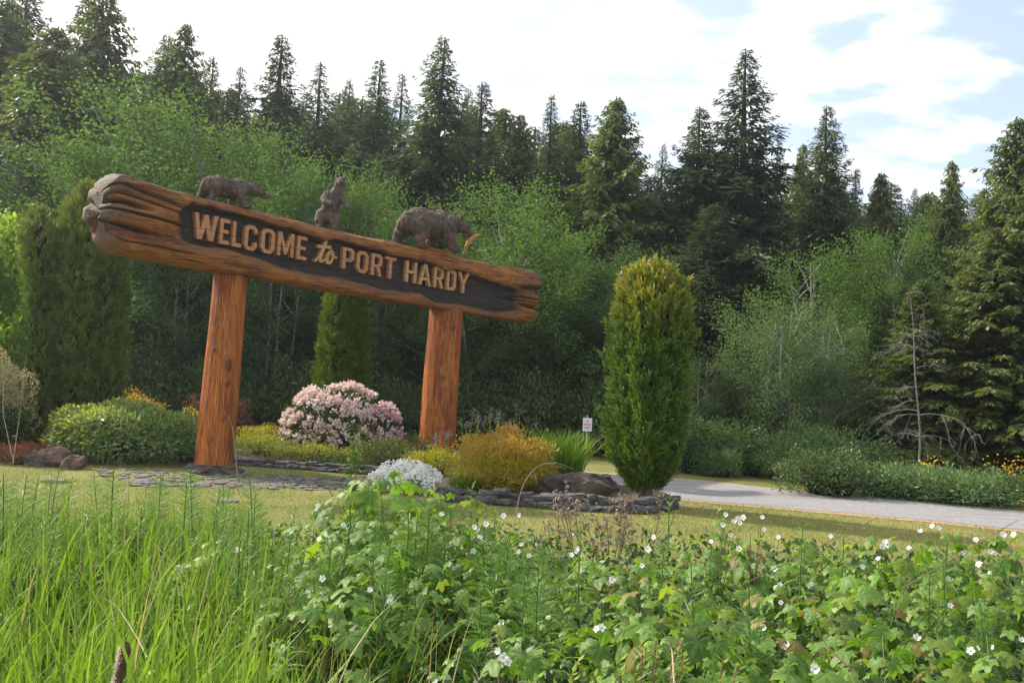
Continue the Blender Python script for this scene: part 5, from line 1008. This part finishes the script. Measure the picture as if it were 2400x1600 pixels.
# ground cover of small leaves so that no bare soil shows
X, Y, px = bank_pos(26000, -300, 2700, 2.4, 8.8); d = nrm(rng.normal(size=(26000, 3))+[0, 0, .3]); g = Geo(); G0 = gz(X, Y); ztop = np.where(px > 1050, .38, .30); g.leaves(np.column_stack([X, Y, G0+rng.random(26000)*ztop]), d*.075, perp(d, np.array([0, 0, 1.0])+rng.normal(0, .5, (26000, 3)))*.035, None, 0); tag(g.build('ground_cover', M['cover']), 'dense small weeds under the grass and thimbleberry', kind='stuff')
# horsetails: stem with whorls of fine needles
def horsetail_mesh(seed):
    g = Geo(); h = .62; ks = 15
    g.tube([(0, 0, 0), (.01, 0, h*.5), (0, .01, h)], [.005, .004, .002], 4)
    for k in range(ks):
        z = h*(.22+.76*k/ks); L = .16*(1-.72*(k/ks)**1.6); m = 15; a = np.arange(m)*2*math.pi/m+k; d = np.column_stack([np.cos(a), np.sin(a), .45+rng.normal(0, .12, m)]); d = nrm(d); P = np.tile([0, 0, z], (m, 1)).astype(float); g.leaves(P, d*L, perp(d)*.0035, rng.random(m), 0, mid=.5)
    out_ = []; o_ = 0
    for V, F, r0 in zip(g.V, g.F, g.r): out_.append((V, F-o_, r0)); o_ += len(V)
    return out_
HT = [horsetail_mesh(i) for i in range(3)]; random.seed(3)
spots = []
for cx, cy, n_, Y0 in ((1000-60, 1330, 10, 5.6), (1330//2+200, 1290, 14, 6.6), (150, 1290, 12, 6.8), (420, 1260, 9, 7.0), (860, 1420, 6, 5.0), (620, 1430, 9, 5.2), (1120, 1350, 4, 6.2), (1850, 1500, 5, 4.4), (60, 1340, 7, 6.2), (1230, 1440, 9, 5.0), (2300, 1400, 8, 5.2), (550, 1260, 14, 7.2)):
    for _ in range(n_): spots.append((cx+random.gauss(0, 80), Y0+random.uniform(-.7, .7)))
hg = 'horsetails on the bank'
hg_ = Geo()
for px, Y in spots:
    X = (px-1200)/FPX*Y; s = random.uniform(.8, 1.35); a = random.uniform(0, 6.28); src = HT[random.randrange(3)]; ca, sa = math.cos(a), math.sin(a); lx, ly = random.uniform(-.12, .12), random.uniform(-.12, .12)
    for V, F, r0 in src: W = np.column_stack([(V[:, 0]*ca-V[:, 1]*sa+lx*V[:, 2])*s+X, (V[:, 0]*sa+V[:, 1]*ca+ly*V[:, 2])*s+Y, V[:, 2]*s*1.05+float(gz(X, Y))]); hg_.add(W, F, r0)
tag(hg_.build('horsetail_growth', M['horse']), 'feathery horsetails forming a soft haze among the bank grass', kind='stuff')
# fireweed: upright stems with long narrow leaves
FL = []
for s in range(3):
    g = Geo(); L, Wd = 1.0, .17; zs = np.linspace(0, 1, 6); wv = Wd*np.sin(np.clip(zs*1.05, 0, 1)*math.pi)**.8*np.array([.3, 1, 1.05, .9, .55, .02]); V = []
    for z_, w__ in zip(zs, wv): b_ = -.28*z_**2*(s+.5); V += [(-w__/2, z_, b_+.02), (0, z_, b_-.015), (w__/2, z_, b_+.02)]
    F = [[3*i, 3*i+1, 3*i+4, 3*i+3] for i in range(5)]+[[3*i+1, 3*i+2, 3*i+5, 3*i+4] for i in range(5)]; g.add(V, F, .3+.25*s, np.repeat([0, .1, .2, .3, .4, .5], 3)*1.0); FL.append(g.mesh('leaf', M['fire']))
def leaf_matrix(p, d, up, s):
    d = Vector(d).normalized(); x = d.cross(Vector(up)).normalized(); z = x.cross(d); s = (s, s, s) if isinstance(s, float) else s
    return Matrix.Translation(p) @ Matrix((x, d, z)).transposed().to_4x4() @ Matrix.Diagonal((*s, 1))
def fireweed(label, px, top, Y, nl=34, size=.15):
    X = (px-1200)/FPX*Y; z0 = float(gz(X, Y)); H_ = T(px, top, Y)[2]-z0; t = thing('fireweed', label, 'weed', (X, Y, z0), 0, 'fireweed stalks on the bank'); g = Geo(); bx, by = random.uniform(-.06, .06), random.uniform(-.05, .05); s = np.linspace(0, 1, 6); g.tube(np.column_stack([bx*np.sin(s*2), by*s, H_*s]), .006*np.linspace(1.2, .5, 6), 5); g.build('stem', M['stem'], t, True)
    lo = max(.15, 1-.62/H_)
    for k in range(nl):
        u = lo+(1-lo)*k/(nl-1); a = k*2.4+px; ln = size*(1.0-.62*((k/nl)**2.2))*random.uniform(.85, 1.1); el = -.15+1.15*(k/nl)**1.6
        o = link('leaf', FL[random.randrange(3)], t); o.matrix_basis = leaf_matrix((bx*math.sin(u*2), by*u, H_*u), (math.cos(a), math.sin(a), el), (0, 0, 1), ln)
for a in [('fireweed standing against the lawn just left of the thimbleberry crest', 805, 1172, 6.6), ('fireweed on the thimbleberry crest, in front of the flagstones', 850, 1130, 6.4), ('fireweed tip right below the white flower cushion', 960, 1192, 5.6), ('tall fireweed in front of the orange spirea', 1122, 1140, 6.3),
          ('fireweed a little right of and below the one before the spirea', 1180, 1205, 6.0), ('tallest fireweed, right of the arborvitae base', 1600, 1165, 6.6), ('fireweed left of and lower than the tallest one', 1395, 1235, 5.6), ('short fireweed beside the tallest one on its left', 1530, 1240, 6.4),
          ('fireweed in the middle of the right-hand thimbleberry', 1900, 1235, 5.8), ('fireweed against the lawn right of the middle one', 1990, 1235, 6.2), ('wilting dark fireweed in the right-hand thimbleberry', 2195, 1350, 5.0), ('fireweed near the right edge', 2240, 1270, 6.0),
          ('fireweed low in the grass at left with long leaves', 290, 1265, 5.6), ('fireweed in the grass left of centre', 520, 1262, 6.0), ('fireweed in front of the lawn, left part', 610, 1270, 5.6), ('fireweed in the grass below the left post', 350, 1190, 7.0),
          ('fireweed rising from the near grass at centre', 620, 1400, 4.6), ('fireweed among the grass below the thimbleberry crest', 1000, 1340, 5.0), ('fireweed by the lowest white flowers at centre', 1190, 1350, 4.8), ('fireweed in deep grass left of the centre', 215, 1360, 5.2), ('small fireweed at the bottom right', 1330, 1430, 4.4),
          ('fireweed in front of the arborvitae foot', 1580, 1270, 5.6), ('fireweed low in the grass at the bottom centre', 700, 1500, 3.9), ('fireweed behind the cattail head', 320, 1420, 4.6), ('fireweed at the far left in front of the brown rock', 95, 1285, 6.0), ('fireweed leaning in the grass below the leafy mound', 175, 1320, 5.4), ('fireweed in the grass under the left post foot', 430, 1345, 5.0), ('fireweed in the near grass left of centre', 480, 1425, 4.4), ('fireweed beside the left tip of the thimbleberry', 690, 1300, 5.4), ('fireweed in the near grass at the left edge', 60, 1440, 4.4)]: fireweed(*a)
# thimbleberry
def maple_leaf(seed):
    r_ = random.Random(seed); g = Geo(); lobes = [(90, 1.0), (32, .82), (148, .82), (-22, .60), (202, .60)]; out_ = []; n = 30
    for i in range(n):
        a = -62+304*i/(n-1); rr = 0.42
        for la, lr in lobes: rr = max(rr, lr*(1-abs(a-la)/34*.52) if abs(a-la) < 34 else 0)
        rr *= 1+(.05 if i % 2 else -.04)+r_.uniform(-.03, .03); out_.append((math.radians(a), rr))
    dr = r_.uniform(.12, .45); V = [(0, 0, 0)]
    def zf(x, y, a): 
        v = abs(math.cos(math.radians(0)+0)); fold = min(abs((math.degrees(a)-l+180) % 360-180) for l, _ in lobes)/28; q = math.hypot(x, y); return -dr*q*q+.13*q*min(1, fold)*1.0
    for f in (.33, .68, 1.0):
        for a, rr in out_: x, y = rr*f*math.cos(a), rr*f*math.sin(a)+.0; V.append((x, y+.0, zf(x, y, a)-(0.05 if f == 1.0 else 0)))
    F3 = [[0, 1+i, 2+i] for i in range(n-1)]; F4 = [[1+k*n+i, 1+(k+1)*n+i, 2+(k+1)*n+i, 2+k*n+i] for k in (0, 1) for i in range(n-1)]
    fo = [min(abs(math.degrees(a)-l) for l, _ in lobes) for a, rr in out_]; rr_ = [.9]+[(.95 if fo[i] < 6 else .25+.35*r_.random()) for _ in range(3) for i in range(n)]; gg = [0]+[0]*n+[.05]*n+[.45*r_.random() for _ in range(n)]
    V = np.array(V)*.58; g.add(V, F3, rr_, gg); g.add(V, F4, rr_, gg); return g
TL = {m_: [maple_leaf(s).mesh('leaf', M[m_], True) for s in range(4)] for m_ in ('thimble', 'thimble_yellow', 'thimble_bronze')}
def flower_mesh(seed, open_=.25):
    g = Geo(); r_ = random.Random(seed); np_ = 5
    for k in range(np_):
        a = 2*math.pi*k/np_+r_.uniform(-.1, .1); V = [(0.06, 0, .02)]
        for q, w_ in ((.35, .26), (.72, .42), (1.0, .24)): V += [(q, -w_, open_*q*q+.05), (q, w_, open_*q*q)]
        V = np.array(V); V = np.column_stack([V[:, 0]*math.cos(a)-V[:, 1]*math.sin(a), V[:, 0]*math.sin(a)+V[:, 1]*math.cos(a), V[:, 2]+.004*k]); g.add(V, [[0, 1, 2]], .5+.1*k); g.add(V, [[1, 3, 4, 2], [3, 5, 6, 4]], .3+.1*k)
    return g.mesh('flower', M['petal_white'])
FM = [flower_mesh(0, .2), flower_mesh(1, .55), flower_mesh(2, .1)]
M['stamen'] = solid_mat('tan_stamens', (.42, .30, .10), (.55, .42, .18), 40, .9, 0)
CM = rock_mesh(2, .17, .17, .10, M['stamen'], 2, rough=.2); random.seed(8)
def thimbleberry(label, px, top, Y, rad, nl, ybias=0.1, bronze=.02, small=1.0, ctr=None):
    X = (px-1200)/FPX*Y; z0 = float(gz(X, Y)); H_ = T(px, top, Y)[2]-z0; t = thing('thimbleberry_bush', label, 'thimbleberry bush', (X, Y, z0), 0, 'thimbleberry bushes on the bank'); g = Geo(); g2 = Geo(); tips = []
    for k in range(5):
        a = k*1.25+random.uniform(-.3, .3); q = rad*random.uniform(.3, .8); e = np.array([q*math.cos(a), q*math.sin(a), H_*random.uniform(.65, .93)]); s = np.linspace(0, 1, 6)[:, None]; g.tube(e*s*np.array([1, 1, 1])+np.array([0, 0, .06])*np.sin(s*3.1), .0038*np.linspace(1.3, .6, 6), 4)
    o = g.build('stems', M['stem'] if random.random() < .6 else M['stem_brown'], t)
    for k in range(nl):
        a = random.uniform(0, 6.28); q = math.sqrt(random.random()); dome = math.sqrt(max(0.05, 1-.62*q*q)); dep = random.random()**1.6*.55; z = H_*(dome*(1-dep)); x, y = rad*q*math.cos(a), rad*q*math.sin(a)
        if z < .12: z = .12+random.random()*.3
        # droop outward and down; blade faces up and outward
        o_ = Vector((math.cos(a)*(.3+q), math.sin(a)*(.3+q), 0)); d = o_+Vector((random.gauss(0, .5), random.gauss(0, .5)-.25, -random.uniform(.15, .9))); up = Vector((o_.x*.8+random.gauss(0, .35), o_.y*.8-.35+random.gauss(0, .35), 1.0))
        c = random.random(); top_ = dep < .1; m_ = 'thimble_bronze' if c < bronze else ('thimble_yellow' if c < bronze+ybias*(1.5 if top_ else .3) else 'thimble'); ln = .165*small*random.choice((random.uniform(.35, .7), random.uniform(.7, 1.3)))*(0.75 if top_ else 1)
        o = link('leaf', TL[m_][random.randrange(4)], t); o.matrix_basis = leaf_matrix((x, y, z), d, up, (ln*1.05, ln, ln))
    return t
tb = [
 ('thimbleberry bush forming the crest below the white flower cushion', 930, 1108, 6.2, .60, 170, .25, 0, 1.15), ('thimbleberry bush just right of the crest, under the orange spirea', 1075, 1150, 6.2, .52, 120, .25, .02, 1.1), ('thimbleberry bush sloping down toward the lawn below the spirea', 1225, 1245, 6.2, .55, 105, .25, 0),
 ('thimbleberry bush reaching left over the grass with yellow-edged leaves', 790, 1285, 5.2, .50, 80, .22, 0), ('thimbleberry bush below the crest among grass', 960, 1300, 5.0, .5, 80, .1, .02), ('thimbleberry bush at the near end of the left spur', 790, 1385, 4.4, .36, 38, .1, 0),
 ('thimbleberry bush in the dip left of the dried weeds', 1150, 1310, 5.2, .55, 105, .12, .02), ('small-leaved thimbleberry bush below the dried weeds', 1330, 1345, 5.2, .5, 120, .12, .02, .6), ('thimbleberry bush right below the arborvitae', 1480, 1300, 6.0, .60, 120, .22, .02),
 ('thimbleberry bush holding the highest cluster of white flowers', 1700, 1258, 6.3, .50, 95, .25, .02), ('yellow-green thimbleberry bush left of the bronze leaves', 1620, 1345, 5.0, .48, 85, .35, .12), ('thimbleberry bush against the lawn, middle right', 1860, 1258, 6.3, .60, 110, .22, .02),
 ('thimbleberry bush with a group of bronze drooping leaves', 1860, 1395, 4.5, .42, 75, .20, .40), ('thimbleberry bush against the road, right', 2110, 1262, 6.3, .65, 130, .22, .02), ('thimbleberry bush with many flowers near the right edge', 2290, 1252, 6.2, .65, 135, .30, .02),
 ('thimbleberry bush cut by the right edge', 2440, 1262, 6.0, .6, 100, .25, .02), ('large thimbleberry bush in the right middle, dark between its leaves', 2080, 1350, 5.0, .60, 130, .12, .06), ('thimbleberry bush on the right edge, mid height', 2320, 1360, 5.0, .60, 120, .15, .04),
 ('near thimbleberry bush with the largest palm-shaped leaves', 1660, 1440, 4.0, .45, 75, .08, .02, 1.55), ('near thimbleberry bush below the bronze leaves', 1880, 1520, 3.7, .42, 62, .06, .02, 1.35), ('near thimbleberry bush left of the largest leaves', 1430, 1420, 4.2, .45, 90, .15, .04, .85),
 ('thimbleberry bush at the bottom, right of centre', 1250, 1470, 3.9, .36, 60, .1, .03, .8), ('near thimbleberry bush at the bottom right', 2120, 1490, 3.9, .50, 95, .08, .02), ('thimbleberry bush in the bottom right corner', 2370, 1500, 3.9, .48, 90, .1, .03),
 ('upright thimbleberry shoot carrying the highest white blossoms above the lawn', 1700, 1190, 6.2, .13, 18, .25, .02, .8), ('thin thimbleberry shoot with two blossoms against the lawn', 1788, 1215, 6.2, .08, 8, .3, .1, .7), ('little thimbleberry sprig in the grass left of the lawn', 545, 1265, 5.6, .28, 24, .25, 0), ('single low thimbleberry sprig at bottom left of centre', 440, 1560, 3.4, .2, 14, .8, 0, .7)]
bushes = [thimbleberry(*a) for a in tb]
# blossoms at the places the photograph shows them
fpos = [(1113, 1235), (1122, 1243), (1035, 1205), (1218, 1207), (1140, 1228), (1125, 1258), (1180, 1208), (1132, 1268), (1110, 1290), (745, 1185), (805, 1230), (748, 1262), (757, 1355), (560, 1288), (915, 1400), (868, 1382), (1075, 1325), (1064, 1331), (912, 1410), (1240, 1302), (1215, 1292), (1222, 1276),
 (1340, 1300), (1350, 1292), (1362, 1298), (1358, 1286), (1435, 1357), (1428, 1365), (1518, 1285), (1532, 1258), (1505, 1325), (1230, 1445), (1175, 1460), (1180, 1540), (1190, 1550), (1168, 1525), (985, 1568), (1000, 1572), (1030, 1592), (1410, 1470), (1398, 1473), (1490, 1460), (1505, 1462), (1285, 1447),
 (1695, 1229), (1720, 1222), (1730, 1215), (1742, 1212), (1735, 1225), (1702, 1205), (1787, 1212), (1790, 1240), (1712, 1253), (1667, 1268), (1824, 1258), (1947, 1255), (1815, 1332), (1895, 1371), (1903, 1368), (1818, 1376), (1828, 1370), (1830, 1411), (1724, 1432), (1746, 1438), (1790, 1470), (1838, 1512), (1845, 1510), (1905, 1560), (1912, 1566), (1732, 1285), (1520, 1288),
 (2157, 1245), (2075, 1270), (2080, 1276), (2068, 1280), (2185, 1232), (2200, 1237), (2352, 1252), (2376, 1252), (2287, 1264), (2258, 1295), (2322, 1292), (2332, 1296), (2293, 1322), (2296, 1318), (2320, 1342), (2222, 1354), (2232, 1360), (2226, 1382), (2227, 1418), (2148, 1494), (2214, 1520), (2275, 1524), (2290, 1520), (2330, 1517), (2345, 1540), (2314, 1555), (2395, 1500), (2130, 1283), (2058, 1308), (2022, 1327)]
bxy = [(np.array(b.location), a) for b, a in zip(bushes, tb)]
for px, py in fpos:
    best = None
    for (L_, a), bsh in zip(bxy, bushes):
        # where the sight line meets the near face of the bush
        Yf = a[3]-a[4]*.75; p = T(px, py, Yf); zt = T(a[1], a[2], a[3])[2]; dx = abs(p[0]-L_[0])/a[4]; top_ok = p[2] < zt+.12
        s_ = dx+max(0, p[2]-zt)*4+max(0, zt-.35-p[2])*1.3+.03*a[3]
        if best is None or s_ < best[0]: best = (s_, bsh, a, L_)
    _, bsh, a, L_ = best; zt = T(a[1], a[2], a[3])[2]; r_ = a[4]
    Yf = a[3]-r_*.8+.25*max(0, 1-(zt-T(px, py, a[3]-r_*.8)[2])/.3)*r_; p = T(px, py, Yf); sz = .0175*random.uniform(.8, 1.15); tw = np.array([-p[0], -p[1], EYE-p[2]]); u = nrm(tw/np.linalg.norm(tw)+np.array([random.gauss(-.2, .4), random.gauss(0, .3), random.uniform(0, .7)]))
    mi = random.randrange(3); o = link('flower', FM[mi], bsh); q = Vector(u).to_track_quat('Z', 'Y'); o.matrix_basis = Matrix.Translation(Vector(p-L_)) @ q.to_matrix().to_4x4() @ Matrix.Scale(sz, 4)
    sg = Geo(); P0 = np.array(p-L_, float); s = np.linspace(0, 1, 4)[:, None]; sg.tube(P0+np.array([-P0[0]*.25, -P0[1]*.3+.03, -min(.22, P0[2]*.5)])*s-u*.004, .0016, 3); sg.build('flower_stalk', M['stem'], bsh)
    c = link('flower_centre', CM, o); c.location = (0, 0, .08); c.scale = (1.3, 1.3, 1.3)
# small-leaved willow shoots at the bottom right
def shoot_plant(name, label, px, top, Y, n, h, mat=M['fire'], ll_=.045):
    X = (px-1200)/FPX*Y; z0 = float(gz(X, Y)); H_ = T(px, top, Y)[2]-z0; t = thing(name, label, 'plant', (X, Y, z0)); g = Geo(); sg = Geo()
    for i in range(n):
        a = random.uniform(0, 6.28); q = random.uniform(0, .2); e = np.array([q*math.cos(a)*1.4, q*math.sin(a), H_*random.uniform(.8, 1)]); s = np.linspace(0, 1, 5)[:, None]; sg.tube(e*s, .0035, 4)
        k = 34; u = np.linspace(max(.1, 1-h/H_), 1, k); az = np.arange(k)*2.4+a; d = nrm(np.column_stack([np.cos(az), np.sin(az), .7+0*az])); L_ = ll_*rng.uniform(.7, 1.2, k); g.leaves(e*u[:, None], d*L_[:, None], nrm(np.cross(d, [0, 0, 1.0]))*.018, rng.random(k), u**4*.7)
    o = g.build('leaves', mat, t); o['kind'] = 'stuff'; o = sg.build('stems', M['stem_brown'], t); o['kind'] = 'stuff'
shoot_plant('willow_seedling', 'small-leaved willow shoots at the bottom, left of the big palm-shaped leaves', 1535, 1490, 3.6, 14, .45); shoot_plant('willow_seedling', 'two thin upright shoots at the bottom edge right of centre', 1690, 1535, 3.3, 3, .35); shoot_plant('willow_seedling', 'tiny shoots at the bottom edge below the centre', 1380, 1570, 3.2, 6, .3)
M['darkweed'] = leaf_mat('dark_weed_leaves', (.03, .07, .02), (.07, .12, .035), None, .3, spec=.03, rough=.8, vary=0)
shoot_plant('dark_leafy_weed', 'dark small-leaved weed thicket in the grass at the left', 130, 1330, 5.2, 26, .8, M['darkweed'], .05); shoot_plant('dark_leafy_weed', 'dark weed patch below the leafy mound in the grass', 330, 1235, 6.6, 22, .7, M['darkweed'], .05)
# dried brown weeds with seed heads
for px, top, Y, n_, lab in ((1370, 1150, 7.4, 5, 'brown dried weed with fluffy seed heads in front of the stone edge'), (1440, 1175, 7.2, 6, 'dried weed below the arborvitae foot, left side'), (1520, 1165, 7.5, 5, 'dried weed just under the arborvitae base'), (1330, 1215, 7.0, 4, 'low dried weed against the lawn, left of the others')):
    X = (px-1200)/FPX*Y; z0 = float(gz(X, Y)); H_ = T(px, top, Y)[2]-z0; t = thing('dried_weed', lab, 'weed', (X, Y, z0)); sg = Geo(); hg_ = Geo()
    for i in range(n_):
        e = np.array([random.gauss(0, .14), random.gauss(0, .1), H_*random.uniform(.7, 1)]); s = np.linspace(0, 1, 6)[:, None]; pts = e*s+np.array([.03, 0, 0])*np.sin(s*3); sg.tube(pts, .0035, 3)
        for k in range(9):
            b = pts[random.randint(3, 5)]; d = nrm(np.array([random.gauss(0, .7), random.gauss(0, .5), random.uniform(.2, 1)])); L_ = random.uniform(.04, .16); sg.tube([b, b+d*L_], .0018, 3); m = 7; hg_.leaves(b+d*L_+rng.normal(0, .008, (m, 3)), rng.normal(0, .016, (m, 3)), rng.normal(0, .010, (m, 3)), None, 0)
    o = sg.build('stems', M['stem_brown'], t); o['kind'] = 'stuff'; M.setdefault('seed', leaf_mat('brown_seed_heads', (.20, .14, .10), (.38, .29, .23), None, .3, tmul=(1, 1, 1), vary=0)); o = hg_.build('seed_heads', M['seed'], t); o['kind'] = 'stuff'
# canes and dead stems
def cane(name, label, pix, r, mat, cat='stem'):
    P = [T(x, y, Y) for x, y, Y in pix]; P = np.array(P); t = np.linspace(0, len(P)-1, 24); Q = np.stack([np.interp(t, range(len(P)), P[:, i]) for i in range(3)], 1)
    for _ in range(4): Q[1:-1] = (Q[:-2]+2*Q[1:-1]+Q[2:])/4
    b = Q[0].copy(); g = Geo(); g.tube(Q-b, r*np.linspace(1.2, .5, 24), 5); o = g.build(name, mat); o.location = b; tag(o, label, cat)
cane('dry_stalk', 'thin dry stalk arching in front of the orange spirea', [(1195, 1330, 7), (1205, 1215, 7), (1225, 1130, 7), (1260, 1088, 7), (1305, 1082, 7), (1345, 1100, 7)], .0028, M['straw'])
cane('bramble_cane', 'long thin cane crossing diagonally in front of the right-hand thimbleberry', [(2110, 1382, 4.6), (2240, 1305, 4.9), (2340, 1245, 5.2), (2385, 1218, 5.3)], .0028, M['stem_brown']); cane('bramble_cane', 'long bare cane crossing diagonally in the middle of the thimbleberry', [(1730, 1375, 4.6), (1860, 1310, 4.8), (1980, 1250, 5.2), (2060, 1212, 5.4)], .0024, M['stem_brown'])
cane('dead_twig', 'bare forked twig among the leaves at the lower right', [(2010, 1580, 3.2), (1920, 1500, 3.3), (1962, 1480, 3.3), (1985, 1455, 3.3), (2015, 1465, 3.3)], .0026, M['stem_brown']); cane('dead_twig', 'pale bent dead stem in the near grass at the left', [(345, 1540, 3.3), (320, 1490, 3.4), (275, 1420, 3.5), (245, 1402, 3.5)], .0026, M['straw']); cane('dead_twig', 'thin pale stalk at the bottom right among thimbleberry', [(1580, 1600, 3.2), (1575, 1520, 3.3), (1555, 1480, 3.3)], .003, M['straw'])
cane('dried_stalk', 'long thin dry stem slanting over the grass in front of the lawn', [(560, 1470, 5.0), (420, 1335, 5.4), (330, 1240, 5.8)], .003, M['stem_brown']); cane('dried_stalk', 'thin dry stem slanting across the flagstones toward the crest', [(800, 1190, 6.8), (740, 1105, 6.8), (710, 1070, 6.8)], .003, M['stem_brown'])
# grass seed stalk beside the post, pale bamboo-like stalks at far left
cane('seed_stalk', 'single grass stalk with a pinkish seed head in front of the left post', [(560, 1160, 7.5), (552, 1060, 7.5), (545, 1000, 7.5), (535, 975, 7.5)], .003, M['straw'])
cane('bamboo_stick', 'thin leaning stick at the left edge, left one', [(32, 1085, 12), (5, 960, 12), (15, 820, 12)], .0045, M['straw']); cane('bamboo_stick', 'thin leaning stick at the left edge, right one', [(30, 1085, 12), (45, 980, 12), (62, 830, 12)], .0045, M['straw'])
# cattail head with fluff
p = T(298, 1506, 2.62); b = T(288, 1640, 2.62); z0 = float(gz(b[0], 2.62)); t = thing('cattail', 'brown cattail head shedding pale fluff at the bottom left', 'cattail', (b[0]-.0, 2.62, z0)); hd = Geo(); top = np.array([p[0]-b[0], 0, p[2]-z0]); s = np.linspace(0, 1, 10); a_ = top-np.array([.022, 0, .135]); hd.tube(a_+(top-a_)*s[:, None], np.array([.007, .0095, .011, .0115, .012, .0125, .013, .015, .015, .006]), 10); hd.build('seed_head', M['cattail'], t, True)
sg = Geo(); sg.tube([(0, 0, 0), a_*.5, a_], .004, 5); sg.build('stem', M['stem_brown'], t); fl_ = Geo(); n = 1300; u = rng.random(n); P = a_+(top-a_)*u[:, None]; sd = rnd_unit(n); sd[:, 0] = np.where(rng.random(n) < .5, -np.abs(sd[:, 0]), sd[:, 0]); P = P+sd*.013; d = nrm(sd+rng.normal(0, .4, (n, 3))); sel = (np.sin(u*11)*.5+np.sin(u*23+2)*.4-sd[:, 0]*.8) > .25; fl_.leaves(P[sel], d[sel]*.012, perp(d[sel])*.0015, None, 0); o = fl_.build('fluff', M['fluff'], t); o['kind'] = 'stuff'


# ------------------------------------------------------------------ thin air haze round the whole place
g = Geo(); V, F = box(1420, 1180, 31.5, -1.3); g.add(np.array(V)+np.array([0, 520, 0]), F); o = g.build('haze', M['haze']); tag(o, 'thin pale summer haze filling the air', kind='stuff')
